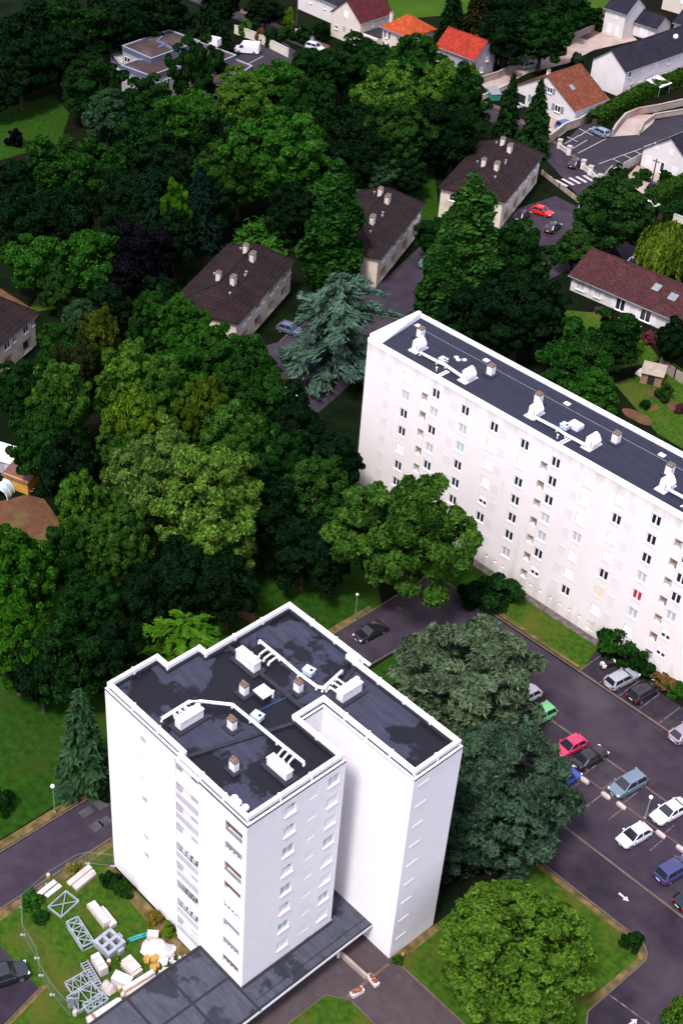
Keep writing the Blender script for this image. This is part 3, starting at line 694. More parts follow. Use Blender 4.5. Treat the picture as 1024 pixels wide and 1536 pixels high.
# ================================================================== two-storey villas with hipped roofs
def hip(mb, x0, x1, y0, y1, ze, zr, inx, eav=.12):
    """hip roof shell; ridge along x, inx = how far the hips run in at each end (left, right)"""
    ym = (y0+y1)/2; a = (x0+inx[0], ym, zr); b = (x1-inx[1], ym, zr)
    c = [(x0, y0, ze), (x1, y0, ze), (x1, y1, ze), (x0, y1, ze)]
    mb.add(c+[a, b], [(0, 1, 5, 4), (2, 3, 4, 5), (1, 2, 5), (3, 0, 4)])
    d = [(p[0], p[1], ze-eav) for p in c]
    mb.add(c+d, [(0, 4, 5, 1), (1, 5, 6, 2), (2, 6, 7, 3), (3, 7, 4, 0), (4, 7, 6, 5)])
    return mb
def villa(loc, ang, label, grp):
    """long axis = local x (pointing up the street), local -y = the street front with garages"""
    t = thing('villa', label, 'house', loc, ang, grp)
    Lx, Ly, ze, zr = 21.0, 11.2, 5.7, 8.3
    w = MB(); hs = []
    for k in range(4):
        x = 2.2+k*5.2
        hs += [(x, x+1.5, 3.5, 4.9, .12), (x+2.3, x+3.3, 3.6, 4.8, .12), (x-.4, x+2.1, .05, 2.3, .9)]
    wall_holes(w, (-Lx/2, -Ly/2, 0), X, -Y, Lx, 0, ze, hs)
    e = [(1.6, 2.9, 3.5, 4.9, .12), (7.2, 8.5, 3.5, 4.9, .12)]
    wall_holes(w, (Lx/2, -Ly/2, 0), Y, X, Ly, 0, ze, []); wall_holes(w, (-Lx/2, Ly/2, 0), -Y, -X, Ly, 0, ze, e)
    w.quad((Lx/2, Ly/2, 0), (-Lx/2, Ly/2, 0), (-Lx/2, Ly/2, ze), (Lx/2, Ly/2, ze))
    build(w, 'wall', 'villa_render', t)
    for i, h in enumerate(hs):
        c = (-Lx/2+(h[0]+h[1])/2, -Ly/2+.11, (h[2]+h[3])/2)
        if h[2] < 1: panel(t, (c[0], -Ly/2+.86, c[2]), X, -Y, 2.46, 2.2, 'trim_black' if i % 2 else 'loggia_brown', 'garage_door', .03)
        else: window(t, c, X, -Y, h[1]-h[0]-.02, h[3]-h[2]-.02, mull=1, sill=True, fw=.12, pane='glass_dark' if i % 4 else 'curtain_grey')
    window(t, (-Lx/2+.11, Ly/2-2.25, 4.2), -Y, -X, 1.28, 1.38, mull=1, sill=True, fw=.12)
    panel(t, (-Lx/2+.08, Ly/2-7.85, 4.2), -Y, -X, 1.28, 1.38, 'shutter_cream', 'shutter', .05)
    rf = build(hip(MB(), -Lx/2-.55, Lx/2+.55, -Ly/2-.55, Ly/2+.55, ze, zr, (5.5, 2.2)), 'roof', 'tile_maroon', t)
    m = MB(); m.tube([(-Lx/2+4.9, 0, zr+.02), (Lx/2-1.6, 0, zr+.02)], .11, 6)
    for sx, ix in ((-1, 5.5), (1, 2.2)):
        for sy in (-1, 1): m.tube([(sx*(Lx/2+.55), sy*(Ly/2+.55), ze+.03), (sx*(Lx/2+.55-ix), 0, zr+.03)], .1, 6)
    build(m, 'ridge_tiles', 'tile_maroon', rf)
    for x, y, wx in ((-4.0, .5, .7), (-3.3, -1.7, 1.1), (5.9, .4, .8), (4.6, -1.4, 1.2)):
        m = MB(); z = zr-abs(y)*.42; m.box((x, y, z+.35), (wx, .7, 1.9)); ch = build(m, 'chimney', 'house_cream', rf)
        m = MB(); m.box((x, y, z+1.35), (wx+.15, .85, .12)); 
        for k in range(2): m.lathe((x-.2+.4*k, y, z+1.4), [(.12, 0), (.1, .3)], 8)
        build(m, 'chimney_cap', 'brick_soot', rf)
    for x, y in ((0, -2.2), (.9, -2.0), (-6, -2.4), (7.5, 2), (-1.5, 2.4)):
        m = MB(); z = zr-abs(y)*.42; m.lathe((x, y, z), [(.16, -.1), (.16, .3), (.22, .32), (.04, .42)], 8); build(m, 'roof_vent', 'metal_grey', rf)
    m = MB(); m.beam((-Lx/2-.5, -Ly/2-.6, ze-.08), (Lx/2+.5, -Ly/2-.6, ze-.08), .14, .12); build(m, 'gutter', 'trim_black', t)
    return t
GV = 'two-storey villas in a row along the street'
villa((-94.4, 80.6, 0), R(114), 'cream villa with dark hipped roof behind the tall blue-green cedar, blue-grey car outside', GV)
villa((-94.8, 111.4, 0), R(114), 'cream villa with dark hipped roof half hidden behind the narrow pointed tree', GV)
villa((-95.0, 142.6, 0), R(112), 'cream villa with dark hipped roof next to the zebra crossing and the red car', GV)
villa((-107.9, 39.3, 0), R(113), 'cream villa with dark hipped roof at the left edge beside an earth track', GV)

# ================================================================== gabled and hipped houses
def house(loc, ang, label, Lx, Ly, ze, zr, roofm, wallm='house_white', wins=(), over=.35, ridge_y=0.0, hipin=None, chim=(), sky=(), name='house', cat='house', group=None, doors=(), shutters=None, overx=None):
    """ridge along local x. wins/doors: (side, pos along side from its middle, z, w, h, pane); sides f(-y) b(+y) l(-x) r(+x)"""
    t = thing(name, label, cat, loc, ang, group)
    ox = over if overx is None else overx
    w = MB()
    P = [(-Lx/2, -Ly/2), (Lx/2, -Ly/2), (Lx/2, Ly/2), (-Lx/2, Ly/2)]
    for i in range(4): w.quad((*P[i], 0), (*P[(i+1) % 4], 0), (*P[(i+1) % 4], ze), (*P[i], ze))
    s1 = (zr-ze)/(Ly/2+ridge_y+over); s2 = (zr-ze)/(Ly/2-ridge_y+over)
    if hipin is None:
        za = zr-.06
        for s in (-1, 1):
            f = [(s*Lx/2, -Ly/2, ze), (s*Lx/2, Ly/2, ze), (s*Lx/2, Ly/2, ze+s2*over-.05), (s*Lx/2, ridge_y, za), (s*Lx/2, -Ly/2, ze+s1*over-.05)]
            w.add(f if s > 0 else f[::-1], [(0, 1, 2, 3, 4)])
        for yy, sl, sg in ((-Ly/2, s1, 1), (Ly/2, s2, -1)): w.quad((-Lx/2*sg, yy, ze), (Lx/2*sg, yy, ze), (Lx/2*sg, yy, ze+sl*over-.06), (-Lx/2*sg, yy, ze+sl*over-.06))
    build(w, 'wall', wallm, t)
    r = MB()
    if hipin is None:
        for sgn, yy in ((-1, -Ly/2-over), (1, Ly/2+over)):
            a = [(-Lx/2-ox, yy, ze), (Lx/2+ox, yy, ze), (Lx/2+ox, ridge_y, zr), (-Lx/2-ox, ridge_y, zr)]
            b = [(p[0], p[1], p[2]-.14) for p in a]
            if sgn > 0: a = a[::-1]; b = b[::-1]
            r.add(a+b, [(0, 1, 2, 3), (7, 6, 5, 4), (0, 4, 5, 1), (1, 5, 6, 2), (2, 6, 7, 3), (3, 7, 4, 0)])
    else: hip(r, -Lx/2-over, Lx/2+over, -Ly/2-over, Ly/2+over, ze, zr, hipin)
    rf = build(r, 'roof', roofm, t)
    if hipin is None:
        m = MB(); m.tube([(-Lx/2-ox, ridge_y, zr+.02), (Lx/2+ox, ridge_y, zr+.02)], .1, 6); build(m, 'ridge_tiles', roofm, rf)
    m = MB(); m.beam((-Lx/2-ox, -Ly/2-over-.06, ze-.1), (Lx/2+ox, -Ly/2-over-.06, ze-.1), .13, .12); build(m, 'gutter', 'metal_grey', t)
    for x, y, wx, hh in chim:
        z = zr-abs(y-ridge_y)*(s1 if y < ridge_y else s2)
        m = MB(); m.box((x, y, z+hh/2-.3), (wx, wx*.8, hh+.6)); c = build(m, 'chimney', 'house_white', rf)
        m = MB(); m.box((x, y, z+hh+.05), (wx+.14, wx*.8+.14, .1)); m.lathe((x, y, z+hh+.1), [(.12, 0), (.1, .3)], 8); build(m, 'chimney_cap', 'terracotta', rf)
    for x, y, wx, wy in sky:
        sl = s1 if y < ridge_y else -s2; a = math.atan(sl); c = Vector((x, y, zr-abs(y-ridge_y)*abs(sl)+.06))
        u = X; v = Vector((0, math.cos(a), math.sin(a))); n = u.cross(v)
        m = MB()
        for i, j, ww, hh in ((-wx/2, 0, .1, wy), (wx/2, 0, .1, wy), (0, -wy/2, wx+.1, .1), (0, wy/2, wx+.1, .1)):
            q = c+u*i+v*j; m.beam(q-v*hh/2, q+v*hh/2, ww, .1, n)
        s_ = build(m, 'skylight', 'metal_grey', rf)
        m = MB(); m.quad(c-u*wx/2-v*wy/2, c+u*wx/2-v*wy/2, c+u*wx/2+v*wy/2, c-u*wx/2+v*wy/2); build(m, 'skylight_pane', 'solar_glass', rf)
    side = {'f': (X, -Y, -Ly/2), 'b': (-X, Y, Ly/2), 'l': (-Y, -X, -Lx/2), 'r': (Y, X, Lx/2)}
    for (s, p, z, ww, hh, pane) in wins:
        u, n, d = side[s]
        c = u*p+n*abs(d)+Z*z
        if pane in MATS and pane.startswith(('glass', 'curtain')): 
            f = window(t, c, u, n, ww, hh, pane=pane, mull=1 if ww > .9 else 0, sill=True, fw=.1)
            if shutters:
                for q in (-1, 1): panel(f, tuple(u*q*(ww*.75)), u, n, ww*.5, hh, shutters, 'shutter', .06)
        else: panel(t, c, u, n, ww, hh, pane, 'shutter', .06)
    for (s, p, ww, hh, mat) in doors:
        u, n, d = side[s]; c = u*p+n*abs(d)+Z*(hh/2+.02)
        panel(t, c, u, n, ww, hh, mat, 'door', .06, False)
    return t
# long low house
house((-52.9, 133.4, 0), R(3.0), 'long low white house with a wine-red tiled roof, skylights and a garden terrace', 24, 10.0, 2.75, 5.7, 'tile_wine', 'house_white',
      [('f', -10.2, 1.5, 1.6, 1.5, 'curtain_grey'), ('f', -6.9, 1.5, 1.2, 1.5, 'curtain_grey'), ('f', -2.6, 1.25, 1.7, 2.1, 'glass_dark'), ('f', 2.0, 1.25, 1.9, 2.1, 'glass_dark')], sky=[(1.2, -1.9, 1.1, 1.2), (4.4, -2.3, 1.2, 1.2), (7.6, -2.6, .9, 1.1), (10.2, -2.6, .9, 1.1)], chim=[(7.0, -.7, .8, 1.0)], shutters='shutter_lilac', over=.5)
# rust-brown roofed white house: ridge along world y
house((-113.5, 185.0, 0), R(88), 'white house with a big rust-brown roof and gable windows above the stone retaining wall', 9.4, 16.0, 3.2, 8.0, 'tile_rust', 'house_white',
      [('l', 1.0, 5.2, 1.3, 1.2, 'glass_dark'), ('l', 3.6, 2.2, 1.5, 1.4, 'glass_dark'), ('l', -2.6, 2.0, 1.5, 1.5, 'glass_dark'), ('f', 1.0, 2.0, 1.2, .6, 'glass_dark')], doors=[('l', -5.9, 2.3, 2.1, 'trim_black')], sky=[(-1.5, -3.8, .9, 1.2)], chim=[(-2.8, 1.5, .6, .9)], shutters='metal_grey')
# terrace with slate roof
house((-111.6, 219.0, 0), R(87), 'long white terrace house with a dark slate roof behind the clipped hedge', 40, 8.6, 5.5, 8.9, 'slate', 'house_white',
      [('f', -18.6, 4.6, .8, 1.3, 'glass_dark'), ('f', -14.6, 4.6, .7, 1.2, 'shutter_lilac'), ('f', -10.5, 4.6, .8, 1.2, 'shutter_lilac'), ('f', -6.5, 4.6, .8, 1.3, 'curtain_grey'), ('f', -2.5, 4.6, .8, 1.2, 'shutter_lilac'), ('f', -17.5, 1.7, 1.0, 1.4, 'glass_dark'), ('f', -10.0, 1.5, .9, 1.4, 'glass_dark'), ('f', -6.8, 1.8, .8, .6, 'glass_dark')], doors=[('f', -14.4, 2.3, 2.2, 'shutter_lilac'), ('f', -2.5, 1.2, 2.1, 'trim_black')])
t = thing('porch_awning', 'small white sloping porch awning in front of the slate-roofed terrace', 'awning', (-104.6, 206.5, 0))
m = MB(); m.add([(-2.4, -2, 2.7), (1.2, -2, 2.1), (1.2, 2, 2.1), (-2.4, 2, 2.7), (-2.4, -2, 2.6), (1.2, -2, 2.0), (1.2, 2, 2.0), (-2.4, 2, 2.6)], [(0, 1, 2, 3), (7, 6, 5, 4), (0, 4, 5, 1), (1, 5, 6, 2), (2, 6, 7, 3), (3, 7, 4, 0)]); build(m, 'awning_roof', 'house_white', t)
m = MB(); [m.tube([(1.0, y, 0), (1.0, y, 2.1)], .06, 6) for y in (-1.8, 1.8)]; build(m, 'post', 'metal_grey', t)
t = copy_tree(t); t.location = (-102.6, 222, 0); t['label'] = 'white flat porch awning near the street lamp at the right end of the terrace'
# houses further back at top right
house((-131.6, 229.5, 0), R(0), 'tall narrow white house with slate roof and shuttered front beside the cream yard', 5.4, 7.0, 5.6, 8.6, 'slate', 'house_white', [('f', .3, 4.3, 1.1, 1.2, 'shutter_lilac'), ('f', -.9, 1.5, 1.4, 2.2, 'shutter_white'), ('f', 1.2, 1.4, 1.0, 2.0, 'shutter_white')])
house((-126.0, 232.5, 0), R(0), 'low white garage annex with small dark roof squeezed between two slate-roofed houses', 5.6, 5.5, 3.0, 5.2, 'slate', 'house_white', [('f', 0, 1.3, 2.2, 2.0, 'shutter_white')], name='garage', cat='garage')
house((-113.5, 238.0, 0), R(2), 'broad white house with dark slate roof at the right edge behind the terrace', 15, 9.5, 4.2, 8.0, 'slate', 'house_white', [('f', -5, 2, 1.2, 1.2, 'shutter_lilac')])
house((-128.0, 253.0, 0), R(2), 'pale house wall in the top right corner behind the slate roofs', 14, 8, 5, 7.5, 'slate', 'house_cream', [('f', -2, 3, 1.2, 1.2, 'shutter_lilac')])
# red and orange roofs at the top
house((-139.7, 185.9, 0), R(0), 'small white house with a steep orange-red gabled roof behind the wood', 10.4, 6.6, 4.5, 7.9, 'tile_red', 'house_grey', [('r', -.6, 1.6, .9, 1.1, 'curtain_grey'), ('r', .9, 3.6, .7, .9, 'curtain_grey')], chim=())
house((-139.4, 190.2, 0), R(90), 'red gabled rear wing behind the orange-red roofed small house', 5.4, 4.6, 4.6, 7.0, 'tile_red', 'house_white')
house((-154.9, 184.2, 0), R(-2), 'square cream house with orange pyramid roof and maroon shutters', 8.2, 7.6, 5.4, 8.3, 'tile_orange', 'house_cream', [('f', -2.6, 4.0, .9, 1.4, 'curtain_grey'), ('f', 1.2, 4.2, .7, .9, 'curtain_grey'), ('r', -1.0, 4.2, .6, .8, 'curtain_grey'), ('f', -2.8, 1.4, 1.0, 1.6, 'curtain_grey')], hipin=(3.9, 3.9), chim=[(-3.2, -2.4, .6, 1.8)], shutters='door_maroon', over=.45)
house((-168.4, 183.2, 0), R(89), 'tall cream house with a steep burgundy gabled roof beside the street', 9.5, 9.4, 5.4, 9.4, 'tile_burgundy', 'house_cream', [('l', 0, 6.1, 1.5, 1.5, 'shutter_white'), ('l', 1.9, 3.0, .8, 1.1, 'glass_dark'), ('l', -.4, 2.8, .8, 1.1, 'loggia_brown'), ('l', -2.9, 2.5, 1.0, 1.0, 'glass_dark'), ('l', 3.5, 3.0, .6, 1.0, 'curtain_grey'), ('f', -1, 4.2, 1.0, .8, 'curtain_grey')])
t = thing('garage', 'low cream garage with a grey flat roof and red door between burgundy and orange roofs', 'garage', (-161.5, 182.0, 0))
m = MB(); m.box((0, 0, 1.5), (4.9, 6.4, 3.0)); build(m, 'wall', 'house_cream', t); m = MB(); m.box((0, .3, 3.08), (5.0, 6.0, .15)); build(m, 'roof', 'flashing_dark', t); panel(t, (.9, -3.2, 1.15), X, -Y, 2.6, 2.1, 'door_red', 'garage_door', .06)
house((-183.0, 189.0, 0), R(-4), 'grey-white house with a slate roof at the top edge behind dark shrubs', 16, 9, 4.6, 7.8, 'slate', 'house_white', [('f', 2.0, 3.2, 1.0, 1.2, 'curtain_grey'), ('f', -3.0, 3.2, 1.0, 1.2, 'curtain_grey')])
house((-135.6, 197.0, 0), R(95), 'little garage with maroon door and dark red gabled roof beside the grey lane', 6.6, 3.4, 2.3, 3.7, 'tile_burgundy', 'house_white', doors=[('l', 0, 2.4, 2.0, 'door_maroon')], name='garage', cat='garage')
# house at right edge
hr = house((-80.2, 181.8, 0), R(-92), 'white house with lilac shutters and slate gable at the right edge', 14, 11, 3.4, 7.6, 'slate', 'house_white',
      [('r', -2.9, 4.8, 1.2, 1.2, 'shutter_lilac'), ('r', 0.4, 4.8, 1.2, 1.2, 'shutter_lilac'), ('r', -3.9, 1.5, 1.4, 1.9, 'shutter_lilac'), ('r', -.8, 1.4, .9, 2.0, 'glass_dark'), ('r', 1.9, 1.4, 1.3, 1.9, 'shutter_lilac')])
# garden shed and yellow shed
t = thing('garden_shed', 'small brown wooden garden shed with a sheet leaning on it by the plank fence', 'shed', at(976, 572), R(25))
m = MB(); m.box((0, 0, 1.0), (3.0, 2.2, 2.0)); build(m, 'wall', 'timber', t)
m = MB(); m.add([(-1.7, -1.4, 1.95), (1.7, -1.4, 1.95), (1.7, 1.3, 2.5), (-1.7, 1.3, 2.5), (-1.7, -1.4, 1.85), (1.7, -1.4, 1.85), (1.7, 1.3, 2.4), (-1.7, 1.3, 2.4)], [(0, 1, 2, 3), (7, 6, 5, 4), (0, 4, 5, 1), (1, 5, 6, 2), (2, 6, 7, 3), (3, 7, 4, 0)]); build(m, 'roof', 'wood_fence', t); panel(t, (0, -1.1, .95), X, -Y, 1.0, 1.7, 'trim_black', 'door', .05)
m = MB(); p = at(964, 562); m.add([(p.x-1, p.y-.8, .02), (p.x+.8, p.y-.8, .02), (p.x+.8, p.y+.5, .45), (p.x-1, p.y+.5, .45), (p.x-1, p.y-.8, -.0), (p.x+.8, p.y-.8, -.0), (p.x+.8, p.y+.5, .38), (p.x-1, p.y+.5, .38)], [(0, 1, 2, 3), (7, 6, 5, 4), (0, 4, 5, 1), (1, 5, 6, 2), (2, 6, 7, 3), (3, 7, 4, 0)])
solo(m, 'plastic_sheet', 'sheet_white', 'pale sheet lying in front of the brown garden shed', 'sheet', p)
t = thing('garden_shed', 'yellow wooden shed with a rusty roof beside the bare earth plot', 'shed', at(34, 728), R(20))
m = MB(); m.box((0, 0, 1.1), (4.0, 2.8, 2.2)); build(m, 'wall', 'shed_yellow', t); m = MB(); m.add([(-2.2, -1.7, 2.1), (2.2, -1.7, 2.1), (2.2, 1.6, 2.7), (-2.2, 1.6, 2.7), (-2.2, -1.7, 2.0), (2.2, -1.7, 2.0), (2.2, 1.6, 2.6), (-2.2, 1.6, 2.6)], [(0, 1, 2, 3), (7, 6, 5, 4), (0, 4, 5, 1), (1, 5, 6, 2), (2, 6, 7, 3), (3, 7, 4, 0)]); build(m, 'roof', 'roof_rust', t); panel(t, (-1, -1.4, 1.0), X, -Y, .9, 1.8, 'timber', 'door', .05)
t = thing('garden_pavilion', 'grey-white pavilion roof at the left edge above the yellow shed', 'pavilion', at(4, 700), R(24))
m = MB(); m.box((0, 0, 1.2), (6.0, 2.6, 2.4)); build(m, 'wall', 'house_grey', t); m = MB(); m.add([(-3.2, -1.6, 2.35), (3.2, -1.6, 2.35), (3.2, 1.5, 3.0), (-3.2, 1.5, 3.0), (-3.2, -1.6, 2.25), (3.2, -1.6, 2.25), (3.2, 1.5, 2.9), (-3.2, 1.5, 2.9)], [(0, 1, 2, 3), (7, 6, 5, 4), (0, 4, 5, 1), (1, 5, 6, 2), (2, 6, 7, 3), (3, 7, 4, 0)]); build(m, 'roof', 'duct_white', t)
for x in (-2, 0, 2): window(t, (x, -1.3, 1.3), X, -Y, 1.2, 1.2, pane='glass_teal')

# ================================================================== flat-roofed institute at top left
inst = thing('flat_roof_building', 'low modern building with brown gravel flat roofs and pale blue edges among dark trees', 'building', at(260, 130))
def flat_block(pts, z, name='wing', roof='gravel_roof', h0=0, wall='house_grey', wins=()):
    P = [tuple(at(*p, z))[:2] for p in pts]
    w_ = build(MB().prism(P, h0, z-.05, False), name, wall, inst, False)
    A = sum(P[i][0]*P[(i+1) % len(P)][1]-P[(i+1) % len(P)][0]*P[i][1] for i in range(len(P)))
    if A < 0: P = P[::-1]
    build(MB().sheet(inset(P, .3), z-.02), 'roof', roof, w_, False)
    build(ring(MB(), P, -.06, .32, z-.9, z+.18), 'roof_edge', 'fascia_blue', w_, False)
    c = ring(MB(), P, -.1, .12, z+.183, z+.26); build(c, 'coping', 'house_grey', w_, False)
    return w_, P
w1, P1 = flat_block([(184, 70), (254, 46), (300, 63), (227, 89)], 7.0)
w2, P2 = flat_block([(182, 99), (206, 90.5), (227, 90), (300, 64.5), (354, 84), (290, 111), (266, 100), (226, 115)], 6.0)
w3, P3 = flat_block([(318, 76), (378, 100), (334, 131), (309, 128), (276, 112)], 5.0)
w4, P4 = flat_block([(166, 78), (186, 72), (205, 92), (180, 97)], 3.4, roof='concrete', wall='house_white')
for q, (wk, P, z) in enumerate(((w1, P1, 7.0), (w2, P2, 6.0), (w3, P3, 5.0))):
    n = len(P)
    for i in range(n):
        a, b = Vector((*P[i], 0)), Vector((*P[(i+1) % n], 0)); d = (b-a); L = d.length; d.normalize(); nn = Vector((d.y, -d.x, 0))
        if nn.dot(Vector((55, -52, 0))-a) < 0 or L < 3: continue
        for k in range(int(L/3)):
            c = a+d*(1.6+3*k)+Z*(z-2.4)
            window(wk, tuple(c-Vector(ORIGIN[inst.name])), d, nn, 2.0, 1.3, mull=1, fw=.12)
m = MB(); c = at(322, 66, 5.2); m.box(c+Z*.6, (2.4, 1.6, 1.6), .3); build(m, 'roof_box', 'duct_white', w3, False)
m = MB()
for a, b in (((236, 62), (262, 75)), ((236, 62), (244, 55)), ((238, 71), (248, 68))): m.beam(at(*a, 7.1), at(*b, 7.1), .5, .4)
build(m, 'roof_kerb', 'fascia_blue', w1, False)

# ================================================================== ground, roads, paths
def G2(L): return [tuple(at(x, y))[:2] for x, y in L]
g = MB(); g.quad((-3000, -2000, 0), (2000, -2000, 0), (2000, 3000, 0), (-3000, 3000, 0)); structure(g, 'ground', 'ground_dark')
zc = [0.004]
def sheet(name, mat, polys, z=None):
    m = MB()
    for p in polys: m.sheet(p, z)
    return structure(m, name, mat)
def rnd(cx, cy, rx, ry, n=18, j=.12, seed=0):
    r = random.Random(seed); return [(cx+rx*math.cos(2*math.pi*k/n)*(1+j*(r.random()-.5)*2), cy+ry*math.sin(2*math.pi*k/n)*(1+j*(r.random()-.5)*2)) for k in range(n)]
# lawns (z 4-8 mm)
sheet('lawn', 'lawn_green', [[(-23.4, 58.8), (-7.7, 58.9), (-9.2, 64.4), (-23.4, 63.2)], [(4.1, -20), (4.1, 6.6), (6.0, 8.0), (30, 8.0), (30, -20)],
      [(5.3, 14.4), (30, 14.4), (20.5, 24), (20.5, 32.6), (19.4, 33.9), (5.8, 33.7), (5.3, 22)], [(-22.5, -2.5), (-22.5, 6.6), (-20.2, 6.6), (-20.2, .2), (-9.2, .2), (-9.2, -.2), (-6, -.2), (-6, -20), (-11.5, -20), (-13, -13.2)], [(-22.5, -2.5), (-13, -13.2), (-20, -22), (-22.5, -20)]], .006)
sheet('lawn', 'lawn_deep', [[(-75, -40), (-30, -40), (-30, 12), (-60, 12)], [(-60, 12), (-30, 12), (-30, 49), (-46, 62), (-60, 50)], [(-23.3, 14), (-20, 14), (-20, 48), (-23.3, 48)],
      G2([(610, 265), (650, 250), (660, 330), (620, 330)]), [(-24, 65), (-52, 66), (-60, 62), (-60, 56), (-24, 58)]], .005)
sheet('lawn', 'lawn_green', [G2([(920, 575), (1010, 545), (1100, 600), (1100, 720), (985, 650)]), G2([(845, 465), (905, 470), (960, 500), (990, 540), (900, 560), (830, 500)]), G2([(60, 440), (100, 460), (40, 470)])], .004)
sheet('field', 'lawn_deep', [G2([(-60, 205), (0, 165), (80, 142), (105, 170), (90, 215), (0, 240), (-60, 250)])], .006)
sheet('field', 'lawn_field', [G2([(560, -60), (740, -60), (700, 20), (590, 30)]), G2([(860, 0), (880, -30), (930, -30), (905, 20)]), G2([(660, -30), (760, -60), (720, 10)])], .006)
# roads
sheet('road', 'asphalt', [[(-28.6, -60), (-28.4, 6), (-30.1, 41), (-30.2, 58.2), (-24, 58.2), (26, 58.6), (60, 58.6), (60, 39.4), (-8, 39.4), (-8, 50.0), (-23.6, 49.6), (-23.9, 41), (-22.9, 2.5), (-22.9, -60)]], .012)
sheet('parking_court', 'asphalt_dark', [[(-7.6, 58.65), (60, 58.65), (60, 62.9), (-8.8, 62.9)], [(-8, 39.35), (-8, 33.9), (19.2, 33.95), (20.1, 33.35), (20.5, 32.6), (20.5, 24), (26.9, 14.4), (70, 14.4), (70, 39.35)], [(-22, -13.9), (-13.2, -13.6), (-11.8, -20), (-11.8, -32), (-28, -32)]], .013)
sheet('path', 'path_brown', [[(-8, -40), (4.1, -40), (4.1, 6.6), (6.0, 8.0), (32, 8.0), (32, 14.3), (4, 14.3), (-5.8, 14.3), (-5.8, 11.2), (-6, -.5)]], .010)
sheet('street', 'asphalt', [[(-215, 169.6), (-168, 168.8), (-122, 170.4), (-101, 164.9), (-84, 155.3), (-70, 146), (-55, 135.5), (-40, 137.5), (-40, 142), (-56, 141.5), (-72, 153), (-86.5, 164), (-101.5, 170.0), (-120, 174.8), (-168, 172.0), (-215, 173.2)],
      [(-72, 58), (-62, 60), (-72.5, 99), (-69, 119), (-69, 138), (-79.5, 152), (-88, 153), (-91.8, 124), (-84.5, 101), (-87, 92), (-83.2, 81), (-85, 72), (-80, 58)]], .014)
sheet('car_park', 'asphalt_lot', [[(-101.5, 171.3), (-105.8, 184.5), (-99.5, 184), (-94.5, 203), (-84, 228), (-70, 228), (-86.0, 178.8), (-86.8, 165.5)], G2([(352, 88), (402, 56), (430, 66), (452, 84), (415, 112), (372, 100)])], .015)
sheet('pavement', 'pave_red', [[(-215, 173.4), (-168, 172.2), (-120, 175.0), (-101.7, 170.2), (-86.5, 164.2), (-85.9, 165.4), (-101.2, 171.2), (-120, 176.6), (-168, 174), (-215, 175.2)], G2([(845, 48), (905, 20), (935, 30), (880, 60)])], .017)
sheet('yard', 'drive_cream', [G2([(720, 125), (765, 100), (800, 75), (880, 35), (935, 42), (955, 60), (890, 75), (850, 95), (790, 110), (735, 140)]), G2([(828, 160), (850, 165), (868, 182), (838, 205), (822, 195)]), G2([(935, 270), (955, 248), (985, 258), (1010, 285), (975, 300)]), G2([(905, 485), (935, 470), (962, 490), (940, 500)])], .016)
sheet('earth_plot', 'bare_earth', [G2([(-40, 745), (0, 752), (40, 742), (66, 748), (92, 784), (88, 808), (66, 832), (20, 815), (-40, 805)]), G2([(-30, 405), (0, 432), (60, 470), (52, 480), (0, 446), (-30, 425)]), G2([(349, 905), (362, 903), (390, 928), (378, 935), (355, 922)])]+[rnd(*at(*p)[:2], rx, ry, 16, .15, i) for i, (p, rx, ry) in enumerate((((987, 592), 1.5, 1.3), ((974, 610), 1.2, 1.1), ((1018, 613), 1.9, 1.4), ((955, 625), 2.5, 1.2), ((192, 875), 2.2, 1.2), ((945, 650), 3, 1)))], .011)
sheet('verge', 'dry_verge', [[(-29.9, -60), (-29.8, 6), (-31.3, 41), (-31.2, 48), (-30.4, 48), (-30.4, 41), (-28.8, 6), (-28.9, -60)], [(-22.7, -60), (-22.7, 6), (-22.1, 6), (-21.7, -4), (-21.7, -60)], [(-23.9, 58.75), (-8.4, 58.95), (-8.4, 59.4), (-23.9, 59.5)], [(4.9, 14.4), (6.1, 14.5), (6.0, 20.4), (5.3, 20.4)], [(6.0, 33.2), (19, 33.3), (19.9, 32.4), (19.8, 25), (20.4, 24.6), (20.4, 32.8), (19.6, 33.9), (6.0, 33.8)], [(-20.2, .25), (-9.3, .25), (-9.3, -.1), (-6, -.1), (-6, -1.3), (-12, -1.2), (-20.2, -.8)], [(-13.2, -13), (-11.6, -20), (-11.2, -20), (-12.8, -12.7)]], .009)
# stone strip along the slab block and kerbs as real steps
sheet('stone_strip', 'stone_strip', [[(-50, 63.3), (-9.4, 63.5), (-9.4, 64.45), (-50, 64.45)]], .018)
kb = MB()
def kerb(pts, w=.16, h=.12):
    for a, b in zip(pts, pts[1:]): kb.beam((*a, h/2), (*b, h/2), w, h)
kerb([(-28.75, -60), (-28.55, 6), (-30.25, 41), (-30.35, 58.3)]); kerb([(-22.8, -60), (-22.8, 2.5), (-23.8, 41), (-23.5, 49.7), (-8.1, 50.0)])
kerb([(-30, 58.35), (-8, 58.6)]); kerb([(-8, 58.63), (60, 58.9)], .3, .06); kerb([(-8, 39.3), (60, 39.5)], .25, .06); kerb([(-8, 50.05), (60, 50.6)], .25, .06)
kerb([(5.6, 33.9), (19.2, 34.0), (20.1, 33.4), (20.55, 32.6), (20.55, 24), (27, 14.5)]); kerb([(5.2, 14.35), (32, 14.35)]); kerb([(4.2, -20), (4.2, 6.7), (6.0, 8.1), (32, 8.1)], .1, .06)
kerb([(-75.8, 99.8), (-80.9, 96.8)], .2); kerb([(-66.5, 82), (-75.9, 99.8), (-72.6, 119)], .2); kerb([(-84.5, 101), (-87, 92), (-83, 80.5)], .2)
kerb([(-13.1, -13.4), (-11.6, -20)], .12)
structure(kb, 'kerb', 'kerb_stone')
mk = MB()
